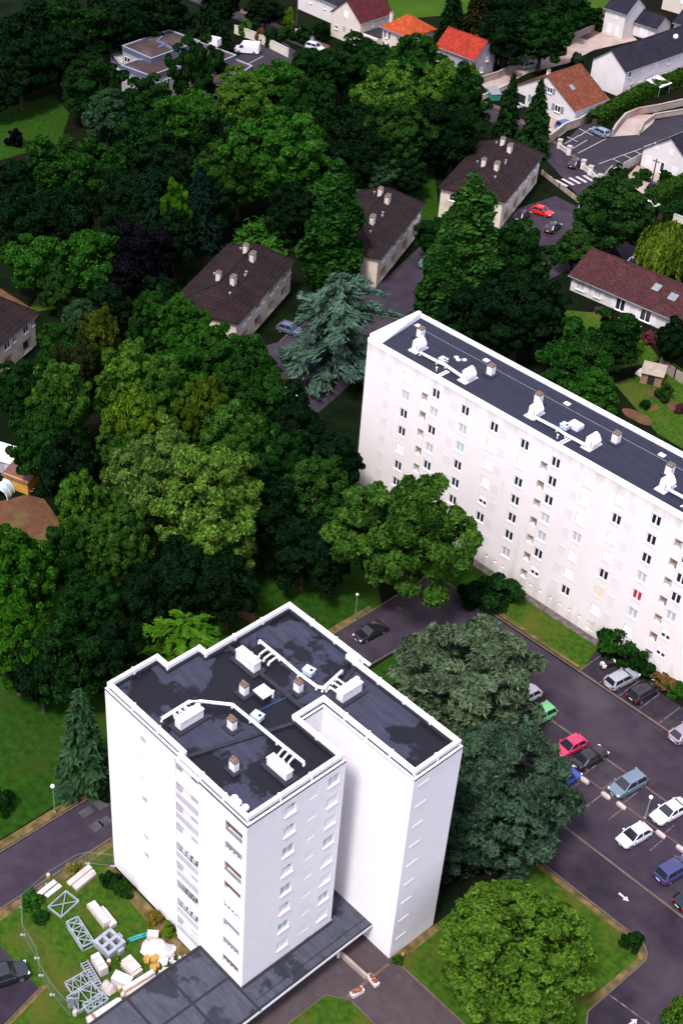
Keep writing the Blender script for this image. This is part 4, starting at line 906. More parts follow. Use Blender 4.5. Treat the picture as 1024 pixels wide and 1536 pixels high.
def stripe(a, b, w): 
    a, b = Vector((*a, 0)), Vector((*b, 0)); d = (b-a).normalized(); n = Vector((-d.y, d.x, 0))*w/2
    mk.quad(*[(p.x, p.y, .021) for p in (a-n, b-n, b+n, a+n)])
for k in range(6):                                                       # zebra crossing
    p = at(832+k*9.4, 272-k*7.0); q = at(848+k*9.6, 281-k*6.6)
p0, p1, q0, q1 = at(836, 276), at(872, 261), at(849, 281), at(877, 274)
for k in range(5):
    a = at(832+k*10.6, 270-k*1.7); b = at(850+k*9.6, 279.5-k*2.0)
    stripe(a[:2], b[:2], .62)
for k in range(7): stripe((-90.5-k*2.0+0, 175.4+k*.2), (-92.3-k*2.0, 172.9+k*.1), .12) if k < 0 else None
for a, b in (((846, 216), (868, 203)), ((858, 223), (880, 210)), ((868, 204), (890, 190)), ((860, 190), (880, 180)), ((866, 230), (918, 203)), ((850, 205), (866, 213)), ((868, 193), (888, 203)), ((884, 183), (904, 193)), ((897, 246), (966, 221)), ((908, 258), (918, 248)), ((918, 238), (933, 246)), ((934, 232), (950, 240)), ((950, 226), (966, 234)), ((965, 220), (1024, 200)), ((372, 96), (395, 84)), ((357, 79), (372, 70))): stripe(at(*a)[:2], at(*b)[:2], .14)
structure(mk, 'road_marking', 'paint_white')
mk = MB()
for k in range(12):
    x = -.2+2.55*k
    stripe((x, 46.5), (x, 48.9-.3*(k % 3)), .1); stripe((x+.4, 45.9), (x+.4, 43.2+.4*(k % 2)), .1)
    stripe((-7.9+2.7*k, 58.9), (-7.9+2.7*k, 62.7), .1)
stripe((-24, 20), (-24.2, 24), .1); stripe((20.7, 27), (25, 27.4), .14)
structure(mk, 'road_marking', 'paint_worn')
mk = MB()                                                                 # direction arrows
def arrow(p, ang, L=1.5):
    c = at(*p); d = Vector((math.cos(ang), math.sin(ang), 0)); n = Vector((-d.y, d.x, 0))
    q = [c-d*L/2-n*.12, c+d*.1-n*.12, c+d*.1+n*.12, c-d*L/2+n*.12]; mk.quad(*[(v.x, v.y, .022) for v in q])
    q = [c+d*.1-n*.34, c+d*L/2, c+d*.1+n*.34]; mk.add([(v.x, v.y, .022) for v in q], [(0, 1, 2)])
arrow((935, 1346), -.05, 1.25); arrow((948, 1534), 1.5, 1.2)
structure(mk, 'road_marking', 'paint_white')
mk = MB()
for p, wx, wy in (((130, 1218), 1.0, 1.5), ((145, 1239), 1.1, 1.3), ((158, 1232), 1.0, 1.2), ((150, 1205), 1.6, 1.2), ((505, 1455), 1.0, .7), ((478, 1488), .8, .8), ((597, 1465), .5, .5), ((443, 1513), .7, .7)):
    c = at(*p); mk.sheet([(c.x-wx/2, c.y-wy/2), (c.x+wx/2, c.y-wy/2), (c.x+wx/2, c.y+wy/2), (c.x-wx/2, c.y+wy/2)], .019)
structure(mk, 'road_patch', 'patch_grey')
mk = MB(); rr_ = random.Random(5)
for k in range(26):                                                       # oil drips in the bays
    x = -4+2.55*(k % 10)+rr_.uniform(-.4, .4); y = (48.6, 43.6, 60.6)[k % 3]+rr_.uniform(-.8, .8); s_ = rr_.uniform(.12, .4)
    mk.sheet([(x+s_*math.cos(a)*rr_.uniform(.7, 1.2), y+s_*1.4*math.sin(a)*rr_.uniform(.7, 1.2)) for a in [2*math.pi*q/10 for q in range(10)]], .0175)
structure(mk, 'road_stain', 'upstand_felt')
sheet('ramp', 'drive_cream', [[tuple(p)[:2] for p in (at(917, 205), at(938, 180), at(955, 172), at(985, 172), at(978, 185), at(958, 202))]], .024)

# ================================================================== walls, fences, pillars, lamps
def wall_run(name, label, cat, pts, h, w, mat, cap=None, group=None, z0=0.0, posts=0, pm_=None):
    P = [at(*p) if len(p) == 2 and not isinstance(p, Vector) else Vector(p) for p in pts]
    t = thing(name, label, cat, P[0], 0, group)
    m = MB(); c = MB(); q = MB()
    for a, b in zip(P, P[1:]):
        m.beam(a+Z*(h/2+z0), b+Z*(h/2+z0), w, h)
        if cap: c.beam(a+Z*(h+.04+z0), b+Z*(h+.04+z0), w+.12, .08)
        if posts:
            n = max(1, round((b-a).length/posts))
            for k in range(n+1):
                p = a+(b-a)*k/n; q.box(p+Z*(h*.53), (w+.1, w+.1, h*1.06))
    build(m, 'panel' if posts else 'body', mat, t, False)
    if cap: build(c, 'coping', cap, t, False)
    if posts: build(q, 'post', pm_ or mat, t, False)
    return t
wall_run('retaining_wall', 'tall stone retaining wall below the rust-roofed white house along the car park', 'wall', [(822, 215), (845, 197), (868, 189), (897, 168)], 1.7, .35, 'wall_stone', 'concrete')
wall_run('ramp_wall', 'pale curved concrete wall round the ramp in the car park', 'wall', [(917, 205), (922, 196), (936, 180), (955, 172), (985, 167), (1060, 150)], 1.4, .3, 'drive_cream', 'drive_cream')
wall_run('ramp_wall', 'low pale concrete wall on the near side of the ramp in the car park', 'wall', [(957, 203), (963, 190), (980, 178), (1060, 165)], 1.0, .3, 'drive_cream', 'drive_cream')
wall_run('garden_fence', 'grey board fence between the car park and the lilac-shuttered house', 'fence', [(905, 273), (930, 258), (968, 238)], 1.7, .12, 'concrete', None, posts=2.5)
wall_run('street_wall', 'low white wall along the top street beside the white van', 'wall', [(352, 50), (385, 62), (432, 86)], 1.9, .3, 'house_cream', 'concrete')
wall_run('garden_wall', 'long dark stone wall beside the grey lane past the maroon garage', 'wall', [(712, 128), (745, 118), (790, 96), (830, 74), (890, 46)], 1.5, .3, 'wall_stone', 'wall_stone')
wall_run('garden_wall', 'pale front garden wall with the teal bin behind the fir trees', 'wall', [(722, 150), (745, 140), (770, 128)], 1.0, .25, 'house_cream', 'concrete')
wall_run('plank_fence', 'weathered plank fence running from the garden shed to the right edge', 'fence', [(988, 552), (1010, 568), (1060, 600)], 1.7, .1, 'wood_fence', None, posts=2.2)
wall_run('low_fence', 'low wire fence with concrete posts along the verge by the red car', 'fence', [(812, 262), (838, 282), (868, 305), (866, 322)], .9, .07, 'wood_fence', None, posts=2.5, pm_='concrete')
wall_run('garden_wall', 'low pale wall behind the willow at the right edge', 'wall', [(1008, 330), (1060, 350)], 1.2, .25, 'house_cream', 'concrete')
wall_run('garden_rail', 'pale timber rail lying between the trees left of the cream villa', 'rail', [(174, 533), (203, 543)], .4, .2, 'wood_fence', None)
GP = 'gate pillars along the car park pavement'
for i, (p, lab) in enumerate((((838, 222), 'white gate pillar at the uphill end of the car park pavement, nearest the fir trees'), ((852, 232), 'white gate pillar second in line from the fir trees'), ((873, 253), 'white gate pillar between the two car park openings'), ((884, 262), 'white gate pillar fourth in line, just beyond the middle pair'), ((898, 275), 'thick white gate pillar at the downhill end by the board fence'))):
    c = at(*p); t = thing('gate_pillar', lab, 'pillar', c, .4, GP)
    m = MB(); m.box((0, 0, .8), (.75, .75, 1.6)); build(m, 'shaft', 'house_white', t); m = MB(); m.box((0, 0, 1.68), (.95, .95, .16)); m.box((0, 0, 1.8), (.6, .6, .1)); build(m, 'cap', 'concrete', t)
wall_run('pavement_wall', 'low pale wall joining the uphill pair of white gate pillars', 'wall', [(839, 223), (851, 231)], .8, .3, 'house_cream', 'concrete')
wall_run('pavement_wall', 'low pale wall joining the downhill gate pillars', 'wall', [(874, 254), (883, 261), (897, 274)], .8, .3, 'house_cream', 'concrete')
for p, lab in (((449, 53), 'white gate post left of the pair on the top street'), ((459, 55), 'white gate post in the middle on the top street'), ((468, 59), 'white gate post right of the pair on the top street')):
    c = at(*p); t = thing('gate_post', lab, 'pillar', c, .1, 'gate posts on the top street')
    m = MB(); m.box((0, 0, .9), (.8, .8, 1.8)); build(m, 'shaft', 'house_white', t); m = MB(); m.box((0, 0, 1.86), (1, 1, .14)); build(m, 'cap', 'house_white', t)
def lamp(p, h, label, globe=.24, mat='pole_green', head='lamp_globe'):
    c = at(*p); t = thing('street_lamp', label, 'lamp', c, 0, 'street lamps')
    m = MB(); m.lathe((0, 0, 0), [(.16, 0), (.16, .25), (.09, .3), (.075, h*.5), (.06, h)], 10); build(m, 'pole', mat, t)
    m = MB(); m.lathe((0, 0, h), [(.08, -.05), (globe*.8, .02), (globe, globe*.7), (globe*.85, globe*1.4), (globe*.3, globe*1.75)], 12); build(m, 'lamp_head', head, t, True, True)
lamp((83, 1219), 4.0, 'street lamp with a white globe on the lawn left of the tower'); lamp((532, 932), 4.2, 'thin street lamp on the lawn by the black car', .18)
lamp((966, 1228), 3.2, 'lamp post with white globe standing in the middle of the parking rows', .22, 'metal_grey'); lamp((1001, 110), 7.5, 'tall lamp post with round white head in front of the slate terrace', .55, 'metal_grey')
lamp((883, 377), 6.5, 'grey lamp post at the corner of the wine-red roofed house', .2, 'metal_grey'); 
t = thing('utility_pole', 'dark wooden utility pole beside the driveway of the lilac-shuttered house', 'pole', at(972, 296)); m = MB(); m.lathe((0, 0, 0), [(.16, 0), (.1, 7.5)], 8); build(m, 'shaft', 'bark', t); m = MB(); m.beam((-.7, 0, 7.0), (.7, 0, 7.0), .12, .14); build(m, 'crossarm', 'bark', t)
t = thing('utility_pole', 'utility pole with a pale foot on the pavement of the top street', 'pole', at(444, 54)); m = MB(); m.lathe((0, 0, 0), [(.18, 0), (.1, 9)], 8); build(m, 'shaft', 'bark', t); m = MB(); m.lathe((0, 0, 0), [(.26, 0), (.26, 1.6), (.2, 1.7)], 8); build(m, 'foot', 'house_white', t)
# concrete blocks dividing the parking rows
GB = 'white concrete blocks dividing the parking rows'
bl = [(851, 1150, 'white divider block half under the cedar branches by the blue car'), (876, 1170, 'white divider block just below the black hatchback'), (908, 1193, 'white divider block left of the grey-blue car\'s bonnet'), (931, 1208, 'white divider block nearest the lamp post in the parking rows'), (990, 1251, 'white divider block between the two white cars'), (1021, 1273, 'white divider block at the right edge above the dark blue car')]
for x, y, lab in bl:
    c = at(x, y, .2); m = MB(); cx, cy = c.x, c.y
    P = [(cx+.58*math.copysign(abs(math.cos(a))**.6, math.cos(a)), cy+.23*math.copysign(abs(math.sin(a))**.6, math.sin(a))) for a in [2*math.pi*k/16 for k in range(16)]]
    Q = [(cx+(p[0]-cx)*.82, cy+(p[1]-cy)*.7) for p in P]
    vs = [(*p, .012) for p in P]+[(*p, .24) for p in P]+[(*p, .36) for p in Q]
    m.add(vs, [(i, (i+1) % 16, 16+(i+1) % 16, 16+i) for i in range(16)]+[(16+i, 16+(i+1) % 16, 32+(i+1) % 16, 32+i) for i in range(16)]+[tuple(range(32, 48))])
    solo(m, 'divider_block', 'block_white', lab, 'concrete block', (cx, cy, .01), GB)
m = MB(); m.beam((-6, 46.15, .06), (16, 46.45, .06), .14, .1); structure(m, 'kerb', 'kerb_stone')
# planters by the entrance
for p, a, lab in (((559, 1473), -.15, 'white trough planter of red flowers at the end of the entrance kerb'), ((535, 1491), 1.4, 'white trough planter of red flowers beside the round lawn')):
    c = at(*p); t = thing('planter', lab, 'planter', c, a, 'flower troughs at the entrance')
    m = MB(); m.box((0, 0, .25), (1.25, .5, .5), 0, 1.08); build(m, 'trough', 'house_white', t)
    m = MB(); r = random.Random(3)
    for k in range(60): m.box((r.uniform(-.55, .55), r.uniform(-.2, .2), .5+r.uniform(0, .14)), (.12, .1, .08), r.random()*3)
    build(m, 'flowers', 'flower_red', t)
m = MB(); m.beam(at(511, 1431, .3), at(550, 1466, .3), .3, .6); solo(m, 'entrance_kerb_wall', 'drive_cream', 'low pale wall leading out from under the canopy', 'wall', at(511, 1431))
m = MB(); m.beam(at(520, 1496, .04), at(583, 1446, .04), .3, .06); structure(m, 'kerb', 'kerb_stone')
c = at(507, 1436); t = thing('ashtray_bin', 'small white post bin at the entrance beneath the canopy edge', 'bin', c); m = MB(); m.lathe((0, 0, 0), [(.14, 0), (.14, .8), (.18, .85), (.18, 1.0)], 10); build(m, 'bin_body', 'duct_white', t); m = MB(); m.lathe((0, 0, 1.0), [(.19, 0), (.12, .08), (.05, .1)], 10); build(m, 'lid', 'trim_black', t)
c = at(603, 1438); t = thing('garden_post', 'short yellow post beside a little shrub at the tower corner', 'post', c); m = MB(); m.lathe((0, 0, 0), [(.14, 0), (.14, .7), (.1, .8)], 8); build(m, 'shaft', 'sack_yellow', t); m = MB(); m.lathe((0, 0, .8), [(.16, 0), (.1, .1)], 8); build(m, 'cap', 'timber', t)
c = at(739, 146); t = thing('skip', 'teal skip standing in the front yard behind the fir tree', 'skip', c, 1.0); m = MB(); m.box((0, 0, .7), (1.8, 3.6, 1.4), 0, 1.15); build(m, 'body', 'tarp_green', t); m = MB(); m.box((0, 0, 1.45), (2.2, 4.3, .1)); build(m, 'rim', 'metal_grey', t)
c = at(898, 470, .0); t = thing('garden_grill', 'dark covered garden grill on the terrace of the long low house', 'grill', c, .2); m = MB(); m.box((0, 0, .55), (1.6, .9, .5)); m.box((.2, .1, .95), (.8, .7, .35), 0, .7); build(m, 'grill_body', 'trim_black', t); m = MB(); [m.box((x, y, .15), (.12, .12, .3)) for x in (-.7, .7) for y in (-.35, .35)]; build(m, 'leg', 'metal_grey', t)
# greenhouse tunnels and tricycle clutter on the left plot
c = at(8, 738); t = thing('cloche_tunnel', 'glass-clear garden tunnel with white hoops at the left edge', 'tunnel', c, .5)
m = MB()
for y in (-1.5, -.5, .5, 1.5): m.tube([(-1.2*math.cos(a), y, 1.5*math.sin(a)) for a in [math.pi*k/10 for k in range(11)]], .05, 6)
build(m, 'hoop', 'frame_white', t); m = MB()
for k in range(10):
    a, b = math.pi*k/10, math.pi*(k+1)/10; m.quad((-1.18*math.cos(a), -1.5, 1.47*math.sin(a)), (-1.18*math.cos(a), 1.5, 1.47*math.sin(a)), (-1.18*math.cos(b), 1.5, 1.47*math.sin(b)), (-1.18*math.cos(b), -1.5, 1.47*math.sin(b)))
build(m, 'cover', 'glass_teal', t)
c = at(40, 737); t = thing('garden_cart', 'red garden cart tipped beside the yellow shed', 'cart', c, .3)
m = MB(); m.box((0, 0, .55), (1.3, .8, .5), 0, 1.3); build(m, 'tub', 'curtain_red', t)
m = MB(); m.tube([(.6, .3, .5), (1.5, .35, .9)], .04, 6); m.tube([(.6, -.3, .5), (1.5, -.35, .9)], .04, 6); build(m, 'handle', 'metal_grey', t)
m = MB(); m.tube([(-.5, -.06, .22), (-.5, .06, .22)], .22, 12); build(m, 'wheel', 'rubber', t)

# ================================================================== building yard by the tower
def boxes(name, label, cat, p, items, ang, mats, group=None):
    """items: list of (part name, centre, size[, material index])"""
    t = thing(name, label, cat, at(*p), ang, group)
    for it in items:
        m = MB(); m.box(it[1], it[2]); build(m, it[0], mats[it[3] if len(it) > 3 else 0], t)
    return t
def frame_box(name, label, p, size, ang, nx, mat='steel_blue', brace=True, group=None, z0=0.0, t_=.12):
    t = thing(name, label, 'steel frame', at(*p), ang, group); x, y, z = size
    m = MB()
    for s in (-1, 1):
        for zz in (.06, z): m.beam((-x/2, s*y/2, zz+z0), (x/2, s*y/2, zz+z0), t_, t_); m.beam((s*x/2, -y/2, zz+z0), (s*x/2, y/2, zz+z0), t_, t_)
        for q in (-1, 1): m.beam((s*x/2, q*y/2, z0), (s*x/2, q*y/2, z+z0), t_, t_)
    build(m, 'rail', mat, t)
    if brace:
        b = MB()
        for k in range(nx):
            a0, a1 = -x/2+x*k/nx, -x/2+x*(k+1)/nx
            b.beam((a0, -y/2, z+z0), (a1, y/2, z+z0), t_*.7, t_*.7); b.beam((a0, y/2, z+z0), (a1, -y/2, z+z0), t_*.7, t_*.7); b.beam((a1, -y/2, z+z0), (a1, y/2, z+z0), t_*.7, t_*.7)
        build(b, 'brace', mat, t)
    return t
along_y, along_x = R(90), 0.0
boxes('board_stack', 'pair of white boards lying at the fence corner of the building yard', 'board stack', (74, 1336), [('board', (0, .32, .12), (2.3, .55, .16)), ('board', (.25, -.35, .1), (1.9, .5, .14))], R(96), ['board_white'])
boxes('board_stack', 'cream slab stack beside the road fence with a yellow sack on it', 'board stack', (124, 1318), [('slab', (0, .4, .16), (3.0, .6, .28)), ('slab', (-.1, -.42, .22), (2.7, .7, .4)), ('offcut', (1.0, -.4, .5), (.5, .4, .16))], R(97), ['board_cream'])
frame_box('steel_grid', 'open pale green steel frame lying on the grass near the road fence', (96, 1358), (2.5, 1.8, .25), R(100), 1, 'steel_blue')
frame_box('steel_crate', 'long blue-grey steel crate with crossed braces lying alone on the grass', (121, 1404), (3.3, 1.25, .7), R(-8), 3, 'steel_blue')
boxes('board_stack', 'tall stack of cream insulation boards in the middle of the yard', 'board stack', (149, 1375), [('board', (0, 0, .3), (3.1, .85, .55)), ('board', (.05, .02, .7), (2.9, .8, .2))], R(-4), ['board_cream'])
boxes('board_stack', 'lower stack of pale boards against the tall cream stack', 'board stack', (161, 1378), [('board', (0, 0, .22), (2.5, .7, .4)), ('board', (.2, .05, .5), (2.1, .6, .12))], R(-4), ['board_white'])
t = thing('concrete_base', 'grey concrete block with four square openings in the middle of the yard', 'concrete block', at(165, 1420), R(5))
m = MB()
for x in (-.95, 0, .95): m.box((x, 0, .45), (.34, 2.2, .9))
for y in (-.95, 0, .95):
    for x in (-.475, .475): m.box((x, y, .45), (.61, .3, .9))
build(m, 'block', 'concrete_grey', t); m = MB(); m.box((0, 1.31, .25), (.6, .4, .5)); build(m, 'lug', 'concrete_grey', t); m = MB(); m.box((1.28, .3, .3), (.3, .7, .6)); build(m, 'lug', 'concrete_grey', t)
boxes('board_pack', 'white wrapped pack of boards standing between ladder rack and yellow drum', 'board pack', (150, 1452), [('pack', (0, 0, .55), (1.9, .85, 1.1)), ('strap', (.4, 0, 1.11), (.08, .87, .04), 1), ('strap', (-.4, 0, 1.11), (.08, .87, .04), 1)], R(-8), ['board_white', 'metal_grey'])
t = thing('ladder_rack', 'stack of grey ladder frames beside the white wrapped pack', 'ladder stack', at(138, 1466), R(-10)); m = MB()
for y in (-.35, .35): m.beam((-1.6, y, .25), (1.6, y, .25), .1, .5)
build(m, 'rail', 'metal_grey', t); m = MB()
for k in range(11): m.beam((-1.5+.3*k, -.35, .4), (-1.5+.3*k, .35, .4), .08, .08)
build(m, 'rung', 'concrete_grey', t)
frame_box('scaffold_lattice', 'heap of rusty scaffold frames nearest the wire fence', (122, 1476), (2.6, 1.5, .35), R(85), 3, 'metal_grey'); frame_box('scaffold_lattice', 'large grey scaffold frame lying below the ladder stack', (128, 1498), (2.8, 1.9, .4), R(88), 2, 'steel_blue'); frame_box('scaffold_lattice', 'small grey scaffold frame at the canopy end of the scaffold heap', (144, 1506), (2.2, 1.0, .35), R(88), 3, 'steel_blue')
def heap(name, label, cat, p, n, spread, size, mat, seed, h=.4, part='piece'):
    t = thing(name, label, cat, at(*p), 0); r = random.Random(seed); m = MB()
    for k in range(n):
        a = r.random()*6.28; d = spread*math.sqrt(r.random()); s = size*r.uniform(.5, 1.3)
        zz = h*(1-d/spread)*r.uniform(.5, 1)+s*.2
        o = len(m.v); m.box((d*math.cos(a), d*math.sin(a)*.8, zz), (s, s*r.uniform(.4, 1), s*r.uniform(.3, .6)), r.random()*3)
        tl = r.uniform(-.3, .3)
        for i in range(o, len(m.v)): x, y, z = m.v[i]; m.v[i] = (x, y, max(.0, z+tl*(x-d*math.cos(a))))
    build(m, part, mat, t); return t
def drape(name, label, cat, p, sx, sy, h, mat, seed, ang=0):
    """sheeting thrown over a pile"""
    t = thing(name, label, cat, at(*p), ang); m = MB(); n = 14; r = random.Random(seed); ph = [r.random()*6 for _ in range(6)]
    V = []
    for i in range(n):
        for j in range(n):
            u, v = i/(n-1)*2-1, j/(n-1)*2-1; e = max(0, 1-(u*u)**1.5)*max(0, 1-(v*v)**1.5)
            z = h*e*(.8+.25*math.sin(3*u+ph[0])*math.cos(2.5*v+ph[1]))+.10*math.sin(9*u+ph[2]+3*v)*e+.05*r.random()
            V.append((u*sx/2*(1+.1*math.sin(3*v+ph[3])), v*sy/2*(1+.1*math.sin(4*u+ph[4])), max(.01, z)))
    F_ = [(i*n+j, (i+1)*n+j, (i+1)*n+j+1, i*n+j+1) for i in range(n-1) for j in range(n-1)]
    m.add(V, F_); build(m, 'sheet', mat, t, True, True); return t
dr = drape('covered_pile', 'pile under crumpled white sheeting close to the tower wall', 'covered pile', (236, 1424), 2.9, 2.3, 1.0, 'sheet_white', 1, .4)
m = MB(); m.box((-.9, .8, .7), (1.1, .8, .5), .4); build(m, 'crate', 'board_cream', dr)
t = thing('sheet_roll', 'turquoise rolls of sheeting lying beside the white covered pile', 'sheet roll', at(211, 1408), R(70)); m = MB(); m.tube([(-1.1, 0, .14), (1.2, .1, .16)], .13, 8); m.tube([(-1.2, .28, .12), (.9, .3, .13)], .12, 8); m.tube([(-.7, .15, .35), (1.1, .2, .33)], .11, 8); build(m, 'roll', 'sheet_teal', t, True, True)
heap('rubble_heap', 'heap of mixed rubble and white sacks by the canopy roof edge', 'rubble', (256, 1446), 60, 1.9, .42, 'board_white', 2, .6)
heap('sack_heap', 'yellow sacks between the covered pile and the rubble', 'sacks', (231, 1444), 9, .8, .6, 'sack_yellow', 3, .3, 'sack')
drape('covered_pile', 'small cream bag heap beside the scaffold frames', 'covered pile', (163, 1482), 1.5, 1.3, .9, 'board_cream', 4, .2)
boxes('board_pack', 'white boxed pack leaning against the long cream wall of boards', 'board pack', (184, 1478), [('pack', (0, 0, .6), (1.8, 1.0, 1.2)), ('lid', (0, 0, 1.23), (1.84, 1.04, .06))], R(25), ['board_white'])
boxes('board_stack', 'beige boards tilted behind the white boxed pack', 'board stack', (198, 1455), [('board', (0, 0, .3), (1.9, 1.2, .6)), ('board', (-.2, .1, .68), (1.7, 1.1, .14))], R(0), ['board_cream'])
boxes('board_stack', 'long upright wall of cream boards parallel to the canopy roof', 'board stack', (209, 1482), [('board', (0, 0, .65), (3.4, .5, 1.3)), ('board', (0, -.42, .5), (3.3, .3, 1.0)), ('packing', (0, .0, 1.34), (3.3, .4, .08), 1)], R(86), ['board_cream', 'board_white'])
boxes('board_stack', 'long low plank stack at the canopy corner near the bottom edge', 'board stack', (158, 1521), [('plank', (0, 0, .35), (3.7, .6, .6)), ('plank', (0, .45, .2), (3.5, .2, .35)), ('packing', (-1.2, 0, .68), (.3, .7, .06), 1)], R(87), ['board_white', 'timber'])
t = thing('timber_rails', 'long wooden rails beside the upright boards along the canopy', 'timber', at(218, 1492), R(87)); m = MB(); [m.beam((-2.6, .25*k, .15+.1*k), (2.4, .25*k+.1, .2+.08*k), .1, .1) for k in range(4)]; build(m, 'rail', 'timber', t)
boxes('gas_bottle_rack', 'grey upright panel leaning by the fence end next to the scaffold', 'panel', (108, 1512), [('panel', (0, 0, .8), (.5, .12, 1.6)), ('foot', (0, .2, .1), (.6, .5, .2)), ('panel', (.5, .1, .7), (.3, .12, 1.3))], R(60), ['metal_grey']).name = 'leaning_panel'
for i, (p, lab) in enumerate((((164, 1446), 'yellow drum beside the white wrapped pack'), ((177, 1426), 'small yellow drum by the corner of the concrete block'), ((180, 1486), 'yellow drum between the bag heap and the boxed pack'), ((185, 1495), 'pale drum below the boxed pack'), ((73, 1317), 'yellow drum near the fence by the road'), ((113, 1522), 'small pale drum at the foot of the leaning panel'))):
    c = at(*p); t = thing('drum', lab, 'drum', c, 0, 'drums in the building yard'); m = MB(); m.lathe((0, 0, 0), [(.22, 0), (.24, .15), (.22, .3), (.24, .45), (.2, .55)], 10); build(m, 'drum_body', 'sack_yellow' if i not in (3, 5) else 'board_white', t); m = MB(); m.lathe((0, 0, .55), [(.2, 0), (.2, .04), (.05, .05)], 10); build(m, 'lid', 'board_cream', t)
GF = 'mesh fence panels round the building yard'
fp = [(170, 1300), (132, 1296), (116, 1300), (72, 1327), (34, 1361), (35, 1403), (56, 1438), (62, 1464), (79, 1493), (107, 1526)]
fl_ = ['wire fence panel touching the tower corner', 'short wire fence panel at the road corner beside the tower', 'wire fence panel along the road above the cream slabs', 'wire fence panel along the road by the pair of white boards', 'wire fence panel turning away from the road at the yard corner', 'wire fence panel on the lawn side just below the yard corner', 'wire fence panel level with the braced steel crate', 'wire fence panel level with the ladder stack', 'wire fence panel nearest the scaffold frames and leaning panel']
for i in range(len(fp)-1):
    a, b = at(*fp[i]), at(*fp[i+1]); t = thing('fence_panel', fl_[i], 'fence panel', a, 0, GF); hh = 1.9
    m = MB(); m.tube([a+Z*.05, a+Z*hh], .02, 6); m.tube([b+Z*.05, b+Z*hh], .02, 6); m.tube([a+Z*hh, b+Z*hh], .02, 6); m.tube([a+Z*.15, b+Z*.15], .02, 6); build(m, 'frame', 'pole_green', t, False)
    m = MB(); n = int((b-a).length/.2)
    for k in range(1, n): p = a+(b-a)*k/n; m.beam(p+Z*.15, p+Z*hh, .006, .006)
    for k in range(1, 6): m.beam(a+Z*(.15+.32*k), b+Z*(.15+.32*k), .006, .006)
    build(m, 'wire_mesh', 'pole_green', t, False)
    m = MB(); m.box(a+Z*.08, (.5, .2, .14), .8); build(m, 'foot', 'concrete_grey', t, False)

